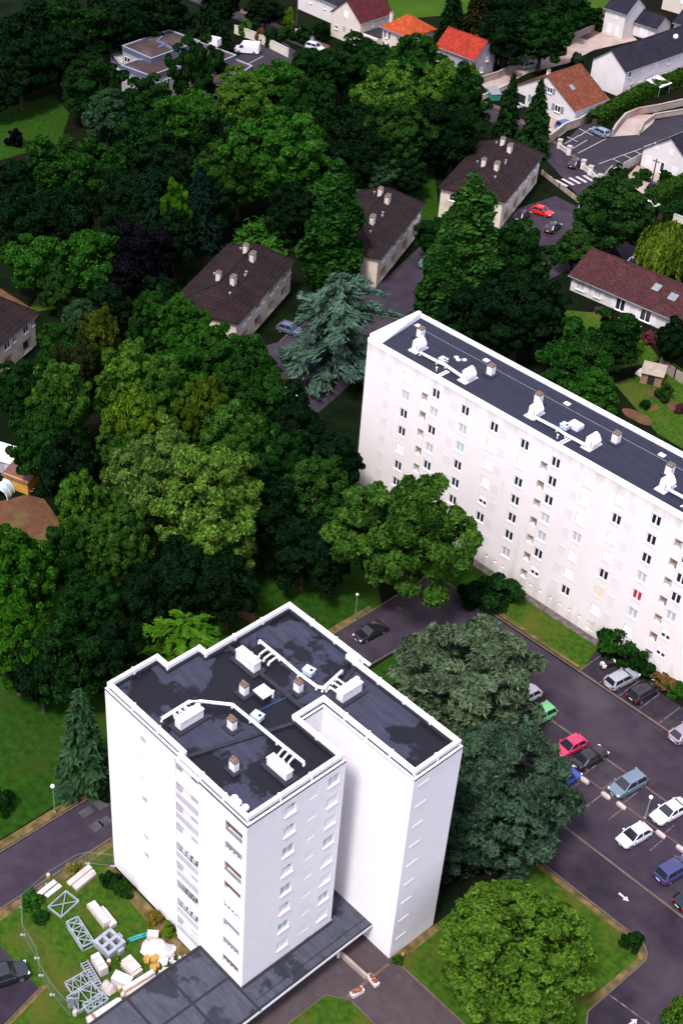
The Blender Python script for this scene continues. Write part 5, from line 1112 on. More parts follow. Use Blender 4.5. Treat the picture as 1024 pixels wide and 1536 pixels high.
# ================================================================== cars
def lerp(a, b, t): return a+(b-a)*t
CARS = {}
def car_meshes(kind):
    if kind in CARS: return CARS[kind]
    #        L    W    belt roof  hood0 hood1 cowl  roof0 roof1 rear  tail
    K = {'hatch': (3.95, 1.70, .93, 1.47, .70, .90, .95, .20, -1.15, -1.70, .90), 'estate': (4.45, 1.76, .95, 1.50, .72, .92, 1.05, .30, -1.70, -2.05, .93), 'saloon': (4.45, 1.75, .93, 1.42, .70, .90, .95, .20, -.95, -1.65, .95),
         'mpv': (4.4, 1.80, 1.0, 1.64, .80, 1.0, 1.25, .45, -1.65, -2.0, 1.0), 'suv': (4.5, 1.84, 1.05, 1.72, .86, 1.02, 1.0, .35, -1.75, -2.05, 1.05)}[kind]
    L, W, belt, top, h0, h1, cowl, r0, r1, rear, tail = K
    # body: rounded stations, front at +x
    st = [(L/2, .42, h0-.12, .62), (L/2-.10, .26, h0-.02, .80), (L/2-.38, .22, h0+.08, .94), (cowl+.05, .2, h1, 1.0), (cowl-.35, .2, belt, 1.0), (0, .2, belt, 1.0), (rear+.3, .2, belt, 1.0), (-L/2+.3, .22, tail, .95), (-L/2+.08, .28, tail-.05, .84), (-L/2, .42, tail-.22, .68)]
    V, Fc = [], []
    for x, zb, zt, wf in st:
        w = W/2*wf; zm = zb+(zt-zb)*.55
        V += [(x, -w*.82, zb), (x, -w, zb+.14), (x, -w, zm), (x, -w*.95, zt-.06), (x, -w*.84, zt), (x, w*.84, zt), (x, w*.95, zt-.06), (x, w, zm), (x, w, zb+.14), (x, w*.82, zb)]
    n = 10
    for i in range(len(st)-1):
        for k in range(n):
            k2 = (k+1) % n; Fc.append((i*n+k2, i*n+k, (i+1)*n+k, (i+1)*n+k2))
    Fc.append(tuple(range(n))); Fc.append(tuple((len(st)-1)*n+k for k in range(n-1, -1, -1)))
    # greenhouse
    wb, wr = W/2*.90, W/2*.72
    cb, cr = (cowl, belt-.02), (r0, top-.04)
    B = [(cowl+.02, -wb, belt-.02), (rear, -wb, belt-.02), (rear, wb, belt-.02), (cowl+.02, wb, belt-.02)]
    T_ = [(r0, -wr, top-.03), (r1, -wr, top-.03), (r1, wr, top-.03), (r0, wr, top-.03)]
    def me(name, v, f, mat, smooth=False):
        m = bpy.data.meshes.new(name); m.from_pydata([tuple(q) for q in v], [], f); m.update(); m.materials.append(MATS[mat])
        if smooth: m.polygons.foreach_set('use_smooth', [True]*len(m.polygons)); 
        return m
    out = []
    bm_ = MB(); bm_.add(V, Fc)
    for a, b in ((B[0], T_[0]), (B[3], T_[3])): bm_.beam(a, b, .09, .07)
    for a, b in ((B[1], T_[1]), (B[2], T_[2])): bm_.beam(a, b, .2, .1)
    xm = lerp(r0, r1, .42)
    for s in (-1, 1): bm_.beam((xm, s*wb, belt), (xm-.05, s*wr, top-.04), .09, .05)
    for s in (-1, 1): bm_.box((cowl-.28, s*(W/2+.07), belt+.07), (.18, .2, .14))
    out.append(('body', me('body', bm_.v, bm_.f, 'car_paint', False), [], True))
    m = MB(); xs = [r0+.06, r0-.15, (r0+r1)/2, r1+.1, r1-.06]; zs = [top-.05, top-.005, top+.02, top-.005, top-.05]
    v = []; f = []
    for x, z in zip(xs, zs):
        v += [(x, -wr-.03, z-.05), (x, -wr+.1, z+.01), (x, 0, z+.03), (x, wr-.1, z+.01), (x, wr+.03, z-.05)]
    for i in range(4):
        for k in range(4): f.append((i*5+k, (i+1)*5+k, (i+1)*5+k+1, i*5+k+1))
    out.append(('roof', me('roof', v, [q[::-1] for q in f], 'car_paint', True), [], True))
    out.append(('windscreen', me('windscreen', [B[0], B[3], T_[3], T_[0]], [(0, 1, 2, 3)], 'glass_dark'), [], False))
    out.append(('rear_window', me('rear_window', [B[2], B[1], T_[1], T_[2]], [(0, 1, 2, 3)], 'glass_dark'), [], False))
    out.append(('side_window', me('side_window', [B[1], B[0], T_[0], T_[1]], [(0, 1, 2, 3)], 'glass_dark'), [], False))
    out.append(('side_window', me('side_window', [B[3], B[2], T_[2], T_[3]], [(0, 1, 2, 3)], 'glass_dark'), [], False))
    wx = L*.30; R_ = .31 if kind != 'suv' else .36
    for sx in (1, -1):
        for s in (-1, 1):
            m = MB(); y = s*(W/2-.09); m.tube([(sx*wx+.02, y-.1, R_), (sx*wx+.02, y+.115, R_)], R_, 16)
            r = MB(); yy = y+s*.12; r.tube([(sx*wx+.02, yy-.01, R_), (sx*wx+.02, yy+.01, R_)], R_*.62, 12)
            out.append(('wheel', me('wheel', m.v, m.f, 'rubber'), [('rim', me('rim', r.v, r.f, 'rim'))], False))
    for s in (-1, 1):
        m = MB(); m.box((L/2-.16, s*W*.33, h0-.1), (.24, .34, .16), -s*.35); out.append(('headlight', me('headlight', m.v, m.f, 'lamp_clear'), [], False))
        m = MB(); m.box((-L/2+.10, s*W*.37, tail-.2), (.16, .22, .3), s*.2); out.append(('tail_light', me('tail_light', m.v, m.f, 'lamp_red'), [], False))
    m = MB(); m.box((-L/2-.01, 0, .62), (.03, .5, .12)); out.append(('number_plate', me('number_plate', m.v, m.f, 'plate'), [], False))
    m = MB(); m.box((L/2-.0, 0, .42), (.05, .5, .11)); out.append(('number_plate', me('number_plate', m.v, m.f, 'plate'), [], False))
    m = MB(); m.box((L/2-.03, 0, .5), (.1, W*.5, .12)); out.append(('grille', me('grille', m.v, m.f, 'trim_black'), [], False))
    CARS[kind] = out
    return out
def car(kind, p, ang, col, label, group='parked cars', zc=.7, cat='car', sc=1.0):
    c = at(*p, zc) if len(p) == 2 else Vector(p)
    t = thing('parked_car', label, cat, (c.x, c.y, .014), R(ang), group); t.scale = (sc, sc, sc)
    for name, me, subs, paint in car_meshes(kind):
        o = link(name, me, None, t)
        if paint: o.color = (*col, 1)
        for sn, sm in subs: link(sn, sm, None, o)
    return t
white, black, silver = (.62, .60, .64), (.008, .008, .010), (.42, .44, .50)
car('saloon', (556, 946), 264, black, 'black car driving on the road behind the tower towards the left')
car('estate', (932, 1017), 82, (.27, .28, .32), 'silver estate car parked beside the motorbike at the slab block')
car('estate', (966, 1036), 84, (.008, .008, .012), 'black estate car parked next to the silver one at the slab block')
car('hatch', (1026, 1098), 84, (.24, .20, .25), 'mauve-grey car cut off by the right edge by the slab block')
car('mpv', (807, 1073), 262, (.11, .38, .15), 'light green car with its nose under the grey-green cedar')
car('hatch', (788, 1043), 262, white, 'white car almost hidden beneath the grey-green cedar')
car('hatch', (855, 1118), 262, (.50, .022, .085), 'pinkish-red small car beside the black hatchback')
car('saloon', (884, 1135), 84, black, 'black hatchback between the red car and the divider blocks')
car('mpv', (941, 1176), 262, (.11, .16, .21), 'grey-blue car alone in its bay, facing the divider blocks')
car('saloon', (1004, 1216), 262, white, 'larger white car with its rear at the right edge')
car('hatch', (951, 1252), 262, (.58, .55, .61), 'white hatchback in the lower row beside the lamp post')
car('mpv', (1010, 1304), 82, (.03, .035, .12), 'dark blue van-like car at the right edge of the lower row')
car('hatch', (1036, 1345), 82, black, 'black car mostly outside the right edge below the dark blue one')
car('hatch', (846, 1166), 84, (.02, .05, .28), 'bright blue car half under the dark cedar')
car('suv', (8, 1462), 72, (.012, .014, .02), 'black car at the left edge on the lawn-side car park')
car('hatch', (435, 493), 20, (.08, .10, .17), 'blue-grey car in front of the garage of the villa by the tall cedar', sc=1.1)
car('hatch', (431, 588), 10, white, 'white car on the dark street half hidden below the tall cedar')
car('hatch', (812, 316), 12, (.60, .012, .012), 'bright red car parked in the yard behind the zebra crossing villa')
car('hatch', (829, 340), 100, black, 'black car in the dark yard below the bright red car')
car('hatch', (783, 322), 100, (.01, .012, .018), 'dark car close against the villa wall beside the red car')
car('hatch', (640, 392), 110, (.02, .16, .16), 'teal car glimpsed between the poplar and the villa garages')
car('suv', (848, 187), 80, (.04, .10, .26), 'blue car parked high on the cream drive above the retaining wall')
car('estate', (899, 197), 172, (.17, .21, .30), 'blue-grey estate car in the first bay of the car park')
car('hatch', (863, 244), 100, (.008, .008, .012), 'black car behind the gate pillars in the car park')
car('estate', (793, 97), 75, (.32, .34, .40), 'silver car on the cream yard behind the rust-roofed house')
car('hatch', (772, 158), 75, (.5, .52, .55), 'pale car half hidden behind the fir trees in the cream yard')
car('suv', (873, 117), 75, black, 'black car in the gap between the rust roof and the slate terrace')
car('hatch', (876, 166), 0, black, 'black car inside the open garage of the rust-roofed house') if 0 else None
car('mpv', (988, 283), 20, black, 'black car on the drive of the lilac-shuttered house')
car('hatch', (974, 306), 20, (.6, .6, .62), 'white car on the corner beside the round tree and the hedge')
car('mpv', (957, 390), 95, (.45, .50, .62), 'pale blue car parked behind the wine-red roof beside the willow')
car('hatch', (1005, 115), 85, white, 'white car under the lamp post by the slate terrace')
car('mpv', (472, 70), 10, white, 'white car on the top street beside the gate posts')
# white panel van
vc = at(371, 73, .9); t = thing('panel_van', 'white panel van parked behind the flat-roofed building', 'van', (vc.x, vc.y, .015), R(215), 'parked cars')
m = MB(); L_ = 5.6; W_ = 1.95
stn = [(2.8, .35, .95, .86), (2.62, .3, 1.15, .97), (2.0, .28, 1.3, 1.0), (1.25, .28, 2.25, .96), (.95, .28, 2.42, .97), (-2.6, .28, 2.46, .97), (-2.8, .4, 2.35, .94)]
V, Fc = [], []
for x, zb, zt, wf in stn:
    w_ = W_/2*wf; V += [(x, -w_, zb), (x, -w_, zb+(zt-zb)*.6), (x, -w_*.9, zt), (x, w_*.9, zt), (x, w_, zb+(zt-zb)*.6), (x, w_, zb)]
for i in range(len(stn)-1):
    for k in range(6): k2 = (k+1) % 6; Fc.append((i*6+k2, i*6+k, (i+1)*6+k, (i+1)*6+k2))
Fc += [tuple(range(6)), tuple((len(stn)-1)*6+k for k in range(5, -1, -1))]
m.add(V, Fc); o = build(m, 'body', 'car_paint', t); o.color = (.8, .8, .86, 1)
m = MB(); m.quad((2.03, -.85, 1.33), (2.03, .85, 1.33), (1.32, .8, 2.2), (1.32, -.8, 2.2)); build(m, 'windscreen', 'glass_dark', t)
for s in (-1, 1):
    m = MB(); m.quad((1.75, s*.985, 1.35), (.75, s*.985, 1.35), (.75, s*.965, 1.95), (1.35, s*.955, 1.95)); build(m, 'side_window', 'glass_dark', t)
    m = MB(); m.box((2.72, s*.72, .95), (.2, .35, .25)); build(m, 'headlight', 'lamp_clear', t); m = MB(); m.box((-2.8, s*.85, 1.2), (.06, .15, .5)); build(m, 'tail_light', 'lamp_red', t)
    for x in (1.75, -1.7):
        m = MB(); m.tube([(x, s*.78, .34), (x, s*.99, .34)], .34, 14); w_ = build(m, 'wheel', 'rubber', t); m = MB(); m.tube([(x, s*.985, .34), (x, s*1.0, .34)], .2, 10); build(m, 'rim', 'rim', w_)
# motorbike
c = at(911, 1002); t = thing('motorbike', 'black motorbike with white panniers beside the silver estate car', 'motorbike', c, R(70), 'parked cars')
for x in (-.7, .7):
    m = MB(); m.tube([(x, -.07, .31), (x, .07, .31)], .31, 14); build(m, 'wheel', 'rubber', t)
m = MB(); m.tube([(-.7, 0, .4), (-.2, 0, .75), (.3, 0, .8), (.62, 0, .7), (.7, 0, .35)], [.08, .16, .2, .12, .06], 8); m.box((0, 0, .45), (.5, .3, .4)); build(m, 'body', 'trim_black', t)
m = MB(); m.tube([(-.75, 0, .85), (-.4, 0, .84), (.05, 0, .82)], [.1, .16, .14], 8); build(m, 'seat', 'rubber', t); m = MB(); m.tube([(.5, -.36, 1.0), (.58, 0, 1.02), (.5, .36, 1.0)], .03, 6); build(m, 'handlebar', 'metal_grey', t)
m = MB(); m.box((-.75, .26, .7), (.45, .2, .35)); m.box((-.75, -.26, .7), (.45, .2, .35)); m.box((-.9, 0, 1.02), (.35, .4, .28)); build(m, 'pannier', 'house_white', t); m = MB(); m.box((.7, 0, .9), (.1, .3, .3)); build(m, 'headlight', 'lamp_clear', t)

# ================================================================== trees
def leaf_mesh(name, C, N, size, asp=1.0, along=None, tint=None, rng=None, rnd=.5, jit=.35):
    rnd *= 1.1
    """many leaf-clump faces: centres C, outward normals N"""
    n = len(C); r = rng
    nn = N + r.normal(size=(n, 3))*rnd*1.35; nn /= np.linalg.norm(nn, axis=1, keepdims=True)+1e-9
    a = r.normal(size=(n, 3)) if along is None else along+r.normal(size=(n, 3))*.15
    u = a - nn*np.sum(a*nn, axis=1, keepdims=True); u /= np.linalg.norm(u, axis=1, keepdims=True)+1e-9
    v = np.cross(nn, u)
    s = (size*r.uniform(1-jit, 1+jit, size=n))[:, None]
    p0 = C-u*s*asp*.5; p1 = C+v*s*.42-u*s*asp*.05+nn*s*.06; p2 = C+u*s*asp*.55-nn*s*.10; p3 = C-v*s*.42-u*s*asp*.05+nn*s*.06
    V = np.stack([p0, p3, p2, p1], axis=1).reshape(-1, 3).astype(np.float32)
    me = bpy.data.meshes.new(name); me.vertices.add(4*n); me.loops.add(4*n); me.polygons.add(n)
    me.vertices.foreach_set('co', V.ravel()); me.loops.foreach_set('vertex_index', np.arange(4*n, dtype=np.int32))
    me.polygons.foreach_set('loop_start', np.arange(0, 4*n, 4, dtype=np.int32)); me.polygons.foreach_set('loop_total', np.full(n, 4, dtype=np.int32))
    me.update(calc_edges=True)
    if tint is None: tint = r.uniform(size=n)
    at_ = me.attributes.new('tint', 'FLOAT', 'FACE'); at_.data.foreach_set('value', np.clip(tint, 0, 1).astype(np.float32))
    me.materials.append(LEAF)
    return me
def sph(r, n):
    d = r.normal(size=(n, 3)); return d/np.linalg.norm(d, axis=1, keepdims=True)
def lobes_mesh(name, L, RR, T, n, size, seed, c0, up=.25, asp=1.25, keep=.72, fill=.12, core=None):
    """leaf clumps spread over many overlapping lobes (centres L, radii RR (k,3)), tints T per lobe"""
    r = np.random.default_rng(seed)
    if core:                                                      # a leafy heart, so that light does not pass straight through
        L = np.vstack([L, c0[None]+np.array([[0, 0, core[2]]])]); RR = np.vstack([RR, np.array([[core[0], core[0], core[1]]])]); T = np.append(T, .4)
    area = (RR.mean(axis=1))**2
    if core: area[-1] *= .6
    k = r.choice(len(L), size=int(n*1.9), p=area/area.sum())
    d = sph(r, len(k)); out = L[k]-c0; out /= np.linalg.norm(out, axis=1, keepdims=True)+1e-9
    d = d+out*.55+np.array([0, 0, up]); d /= np.linalg.norm(d, axis=1, keepdims=True)
    rad = np.where(r.uniform(size=len(k)) < fill, r.uniform(.45, .85, len(k)), r.uniform(.86, 1.08, len(k)))
    C = L[k]+d*RR[k]*rad[:, None]
    ph = seed*1.3; nz = np.sin(C[:, 0]*3.1+ph+1.7*np.sin(C[:, 1]*1.9))*np.sin(C[:, 1]*2.7-ph)+np.sin(C[:, 2]*3.3+C[:, 0]*1.3+ph); C = C+d*RR[k]*(nz*.10)[:, None]
    ok = np.ones(len(C), bool)
    for j in range(len(L)):
        q = np.linalg.norm((C-L[j])/RR[j], axis=1); ok &= ~((q < keep) & (k != j))
    ok &= C[:, 2] > .15
    C, d, k = C[ok][:n], d[ok][:n], k[ok][:n]
    t = np.clip(T[k]*.75+.12+r.normal(size=len(k))*.32, 0, 1)
    return leaf_mesh(name, C, d*.8+np.array([0, 0, .35]), size, asp, None, t, r, .45)
def broad_lobes(seed, R0=5.0, H0=12.0, base=2.6, n=46, flat=1.0, rl=(.20, .36), cone=0.0):
    r = np.random.default_rng(seed); c = np.array([0, 0, (H0+base)/2]); ax = np.array([R0, R0, (H0-base)/2])
    L, RR = [], []
    sk = r.normal(size=(4, 3))
    while len(L) < n:
        d = sph(r, 1)[0]
        if d[2] < -.75: continue
        m = 1+.16*math.sin(3*math.atan2(d[1], d[0])+sk[0, 0]*3)+.10*math.sin(5*d[2]+sk[1, 0]*4)
        q = r.uniform(.45, .80)
        rr = R0*r.uniform(*rl)
        if d[2] < 0: hh_ = math.hypot(d[0], d[1]); kx = max(hh_, .86)/(hh_+1e-6); d = np.array([d[0]*kx, d[1]*kx, d[2]])
        p = c+d*ax*q*m
        if cone: 
            f = 1-cone*max(0, (p[2]-c[2])/ax[2]); p[0] *= f; p[1] *= f; rr *= (.5+.5*f)
        L.append(p); RR.append([rr, rr, rr*.66*flat])
    return np.array(L), np.array(RR), r.uniform(.2, .8, size=n), c
def trunk_mesh(name, h, r0, nl, spread, seed, base=.3):
    r = random.Random(seed); m = MB()
    top = Vector((r.uniform(-.3, .3), r.uniform(-.3, .3), h))
    m.tube([(0, 0, -.05), (0, 0, .25), (top.x*.3, top.y*.3, h*.4), top*.75, top], [r0*1.5, r0, r0*.8, r0*.5, r0*.15], 8)
    for k in range(nl):
        a = k*2.4+r.random(); z = h*r.uniform(.32, .75); l = spread*r.uniform(.6, 1)*(1.15-z/h)
        p = Vector((0, 0, z)); q = p+Vector((math.cos(a)*l*.5, math.sin(a)*l*.5, l*.28)); e = p+Vector((math.cos(a)*l, math.sin(a)*l, l*.62))
        m.tube([p, q, e], [r0*.45, r0*.3, r0*.08], 6)
    me = bpy.data.meshes.new(name); me.from_pydata(m.v, [], m.f); me.update(); me.materials.append(MATS['bark']); return me
def spray_mesh(name, seed, H0, R0, nb, prof, droop, nper, size, asp, layer=0.0, upn=.8, z0=.08, splay=.55, rj=0.0):
    """conifer: many branches round a stem, each carrying flat sprays of needles"""
    r = np.random.default_rng(seed); C, N, A, T = [], [], [], []
    for b in range(nb):
        f = (b+r.uniform())/nb; f = z0+(1-z0)*f
        if layer: f = round(f*layer)/layer+r.normal()*.012
        Lb = R0*prof(f)*r.uniform(.7, 1.08); a = b*2.39996+r.normal()*.3; tb = r.uniform(.15, .85)
        k = max(4, int(nper*Lb/R0)); s = np.sqrt(r.uniform(.02, 1, size=k)); dx, dy = math.cos(a), math.sin(a); bend = r.normal()*rj
        side = r.normal(size=k)*splay*.5*s*Lb*.55
        side = side+bend*s*s*Lb; x = dx*s*Lb-dy*side; y = dy*s*Lb+dx*side; z = f*H0-droop*Lb*s**1.7+r.normal(size=k)*.08*R0*.4+.25*Lb*s*(1-s)
        C.append(np.stack([x, y, z], 1)); sg = np.sign(side)[:, None]
        al = np.tile(np.array([[dx, dy, -droop*1.3]]), (k, 1))+sg*np.array([[-dy, dx, -.1]])*.75
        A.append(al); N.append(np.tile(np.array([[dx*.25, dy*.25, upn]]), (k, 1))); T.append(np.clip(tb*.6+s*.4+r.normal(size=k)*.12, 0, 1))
    C = np.concatenate(C); ok = C[:, 2] > .1
    return leaf_mesh(name, C[ok], np.concatenate(N)[ok], size, asp, np.concatenate(A)[ok], np.concatenate(T)[ok], r, .3)

PROTO = {}
def crown_of(kind, seed):
    k = (kind, seed)
    if k in PROTO: return PROTO[k]
    tr = None
    if kind == 'broad':
        L, RR, T, c = broad_lobes(100+seed, base=1.0, n=84+8*(seed % 3), rl=(.09, .22)); me = lobes_mesh('crown', L, RR, T, 17000, .34, seed, c, asp=1.5, core=(3.1, 3.3, -.4)); dims = (5, 12)
        tr = trunk_mesh('trunk', 9.5, .3, 7, 4, seed)
    elif kind == 'hero':
        L, RR, T, c = broad_lobes(300+seed, base=.9, n=190, rl=(.07, .165)); L = c+(L-c)*1.1; me = lobes_mesh('crown', L, RR, T, 31000, .27, seed, c, asp=1.6, core=(3.2, 3.6, -.3)); dims = (5, 12)
        tr = trunk_mesh('trunk', 9.5, .32, 9, 4.2, seed)
    elif kind == 'lime':
        L, RR, T, c = broad_lobes(500+seed, base=.3, n=270, rl=(.075, .125), cone=.30); d_ = (L-c)/np.array([5, 5, 5.85]); q_ = np.linalg.norm(d_, axis=1, keepdims=True); L = c+(L-c)/q_*np.random.default_rng(3).uniform(.76, 1.0, (len(L), 1)); L[:, 2] = np.maximum(L[:, 2], .6)
        me = lobes_mesh('crown', L, RR, T, 44000, .24, seed, c, asp=1.6, up=.3, fill=.05, core=(3.6, 4.0, -.3)); dims = (5, 12); tr = trunk_mesh('trunk', 9, .3, 8, 3.5, seed)
    elif kind == 'open':
        L, RR, T, c = broad_lobes(700+seed, base=1.6, n=95, rl=(.09, .19)); L = c+(L-c)*1.12; me = lobes_mesh('crown', L, RR, T, 24000, .27, seed, c, asp=1.6, core=(2.2, 2.4, 0)); dims = (5, 12); tr = trunk_mesh('trunk', 9.5, .3, 14, 5, seed)
    elif kind == 'bush':
        L, RR, T, c = broad_lobes(900+seed, R0=1.5, H0=2.2, base=-.6, n=26, rl=(.22, .36)); me = lobes_mesh('crown', L, RR, T, 4200, .17, seed, c, asp=1.5); dims = (1.5, 2.2); tr = trunk_mesh('trunk', 1.3, .06, 4, .8, seed)
    elif kind == 'poplar':
        r = np.random.default_rng(seed); n = 120; z = r.uniform(1.2, 17.9, n); f = np.clip((z-.5)/17.5, 0, 1); prof = np.interp(f, [0, .10, .30, .55, .75, .90, 1], [.62, .90, 1.0, .88, .66, .34, .10])*2.65
        a = r.uniform(0, 6.28, n); q = r.uniform(.3, .78, n); L = np.stack([np.cos(a)*prof*q, np.sin(a)*prof*q, z], 1); rr = prof*.30+.16; RR = np.stack([rr, rr, rr*1.7], 1)
        me = lobes_mesh('crown', L, RR, r.uniform(.2, .8, n), 11000, .42, seed, np.array([0, 0, 7.0]), up=.1); dims = (2.9, 18.5); tr = trunk_mesh('trunk', 15, .28, 5, 1.5, seed)
    elif kind == 'cedar':
        rq = random.Random(seed); gap = [rq.uniform(.45, 1.25) for _ in range(400)]
        prof = lambda f: np.interp(f, [0, .15, .45, .70, .86, .95, 1], [.80, 1.0, .98, .85, .70, .45, .25])*gap[int(f*397)]
        me = spray_mesh('crown', seed, 17, 6.2, 120, prof, .20, 230, .27, 2.8, 0, splay=.40, z0=.10, rj=.25); dims = (6.5, 17); tr = trunk_mesh('trunk', 16, .4, 16, 6.5, seed)
    elif kind == 'greycedar':
        r = np.random.default_rng(seed); n = 210; f = r.uniform(.06, 1, n)**.8; a = r.uniform(0, 6.28, n)
        rm_ = np.interp(f, [0, .25, .55, .8, .93, 1], [.85, 1.0, .97, .80, .55, .2])*7.0*(1+.17*np.sin(3*a+seed)+.15*np.sin(7*a+2*seed+9*f))*r.uniform(.82, 1.12, n); q = np.sqrt(r.uniform(.12, 1, n)); q = np.where(r.uniform(size=n) < .65, np.maximum(q, .78), q)
        L = np.stack([np.cos(a)*rm_*q*.9, np.sin(a)*rm_*q*.9, f*12.6-.10*(rm_*q)**1.2*(1-f*.5)+.7], 1); rr = r.uniform(.55, 1.25, n); RR = np.stack([rr, rr, rr*.5], 1); L[:, 2] = np.maximum(L[:, 2], .5)
        me = lobes_mesh('crown', L, RR, r.uniform(.1, .9, n), 32000, .25, seed, np.array([0, 0, 4.0]), up=.5, asp=2.6, keep=.6, fill=.2, core=(4.6, 4.6, -1)); dims = (7, 14); tr = trunk_mesh('trunk', 7.5, .42, 8, 2.6, seed)
    elif kind == 'fir':
        prof = lambda f: (1-f)**.8*.97+.04
        me = spray_mesh('crown', seed, 14, 3.4, 150, prof, .42, 75, .50, 1.9, 0, z0=.05); dims = (3.4, 14); tr = trunk_mesh('trunk', 13.5, .22, 4, 1.5, seed)
    elif kind == 'willow':
        r = np.random.default_rng(seed); C, N, A, T = [], [], [], []
        for k in range(420):
            a = r.uniform(0, 6.28); q = math.sqrt(r.uniform(.03, 1))*3.6; zt = 7.6-.28*q*q*.6+r.normal()*.35; ln = r.uniform(1.2, 4.4)*(.4+q/3.6*.8); m_ = int(ln*6)+3
            s = np.linspace(0, 1, m_); z = zt-s*ln; ok = z > .25; s = s[ok]; z = z[ok]
            C.append(np.stack([np.cos(a)*(q+.3*s), np.sin(a)*(q+.3*s), z], 1)+r.normal(size=(len(s), 3))*.08); N.append(np.tile([[math.cos(a), math.sin(a), .5]], (len(s), 1))); A.append(np.tile([[0, 0, -1.0]], (len(s), 1))); T.append(np.full(len(s), r.uniform(.2, .9)))
        me = leaf_mesh('crown', np.concatenate(C), np.concatenate(N), .32, 2.2, np.concatenate(A), np.concatenate(T), r, .35); dims = (3.9, 8.2); tr = trunk_mesh('trunk', 7, .3, 8, 3, seed)
    elif kind == 'spiky':
        r = np.random.default_rng(seed); C, N, A, T = [], [], [], []
        for k in range(150):
            a = r.uniform(0, 6.28); el = r.uniform(.25, 1.4); ln = r.uniform(3, 5.2); s = np.linspace(.1, 1, 26)
            x = np.cos(el)*ln*s; z = .4+np.sin(el)*ln*s-.9*s*s*np.cos(el)*1.6; ok = z > .1
            C.append(np.stack([np.cos(a)*x, np.sin(a)*x, z], 1)[ok]+r.normal(size=(int(ok.sum()), 3))*.12); N.append(np.tile([[math.cos(a)*.4, math.sin(a)*.4, .8]], (int(ok.sum()), 1))); A.append(np.tile([[math.cos(a)*math.cos(el), math.sin(a)*math.cos(el), math.sin(el)]], (int(ok.sum()), 1))); T.append(s[ok]*.7+r.uniform(0, .3))
        me = leaf_mesh('crown', np.concatenate(C), np.concatenate(N), .42, 2.6, np.concatenate(A), np.concatenate(T), r, .3); dims = (5, 5.2); tr = trunk_mesh('trunk', 2, .2, 4, 1, seed)
    PROTO[k] = (me, tr, dims)
    return PROTO[k]
TREES = []
def tree(kind, px, py, rp, h, col, label, group=None, seed=None, cat='tree', name=None, zf=None, pos=None):
    zf = {'broad': .60, 'hero': .60, 'lime': .52, 'open': .6, 'bush': .45, 'poplar': .52, 'cedar': .5, 'greycedar': .56, 'fir': .42, 'willow': .55, 'spiky': .5}[kind] if zf is None else zf
    c = at(px, py, h*zf); rm = rp/px_per_m(c)
    i = len(TREES); sd = seed if seed is not None else {'broad': i % 6, 'hero': i % 4, 'bush': i % 3, 'fir': i % 2, 'open': 3}.get(kind, 1)
    me, tr, (R0, H0) = crown_of(kind, sd)
    nm = name or {'broad': 'broadleaf_tree', 'hero': 'broadleaf_tree', 'lime': 'lime_tree', 'open': 'chestnut_tree', 'bush': 'bush', 'poplar': 'poplar_tree', 'cedar': 'cedar_tree', 'greycedar': 'cedar_tree', 'fir': 'fir_tree', 'willow': 'willow_tree', 'spiky': 'spiky_shrub'}[kind]
    t = thing(nm, label, cat, (c.x, c.y, 0), (i*1.7) % 6.28, group); t.scale = (rm/R0, rm/R0, h/H0)
    o = link('crown', me, None, t); o.color = (*col, 1)
    link('trunk', tr, None, t)
    TREES.append(t)
    return t
def hedge(label, pts, w, h, col, seed=0, name='hedge', n_per=260, top=False):
    P = [at(*p) for p in pts]; r = np.random.default_rng(seed); C, N = [], []
    t = thing(name, label, 'hedge', P[0])
    for a, b in zip(P, P[1:]):
        L = (b-a).length; d = np.array((b-a)/L); s = np.array([-d[1], d[0], 0]); n = int(L*n_per*(w*.5+h)/2.2)
        f = r.uniform(size=n); u = r.uniform(-1, 1, n); q = r.uniform(size=n)
        topm = q < w/(w+2*h); side = np.sign(r.uniform(-1, 1, n))
        off = np.where(topm, u*w/2, side*w/2*(1+.12*np.sin(f*L*2.1+seed))); zz = np.where(topm, h*(1+.07*np.sin(f*L*1.7)), r.uniform(.05, 1, n)*h)
        pc = np.array(a)+f[:, None]*d*L+off[:, None]*s+np.array([0, 0, 1])*zz[:, None]+r.normal(size=(n, 3))*.09
        C.append(pc-np.array(P[0])); N.append(np.where(topm[:, None], np.array([0, 0, 1.0]), s*side[:, None]+np.array([0, 0, .4])))
    C = np.concatenate(C); C[:, 2] = np.maximum(C[:, 2], .05)
    me = leaf_mesh('leaves', C, np.concatenate(N), .32, 1.2, None, None, r, .5)
    o = link('leaves', me, None, t); o.color = (*col, 1)
    m = MB()
    for a, b in zip(P, P[1:]): d_ = (b-a).normalized()*.5; m.beam(a+d_+Z*h*.3, b-d_+Z*h*.3, w*.4, h*.55)
    build(m, 'stems', 'bark', t, False)
    return t
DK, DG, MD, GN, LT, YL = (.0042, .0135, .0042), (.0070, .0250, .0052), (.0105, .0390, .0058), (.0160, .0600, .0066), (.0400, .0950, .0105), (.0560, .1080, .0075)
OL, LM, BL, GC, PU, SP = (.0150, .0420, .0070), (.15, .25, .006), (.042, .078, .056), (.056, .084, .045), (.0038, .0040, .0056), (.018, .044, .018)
W1 = 'dark trees of the shaded wood at the top left'
B = 'broad'
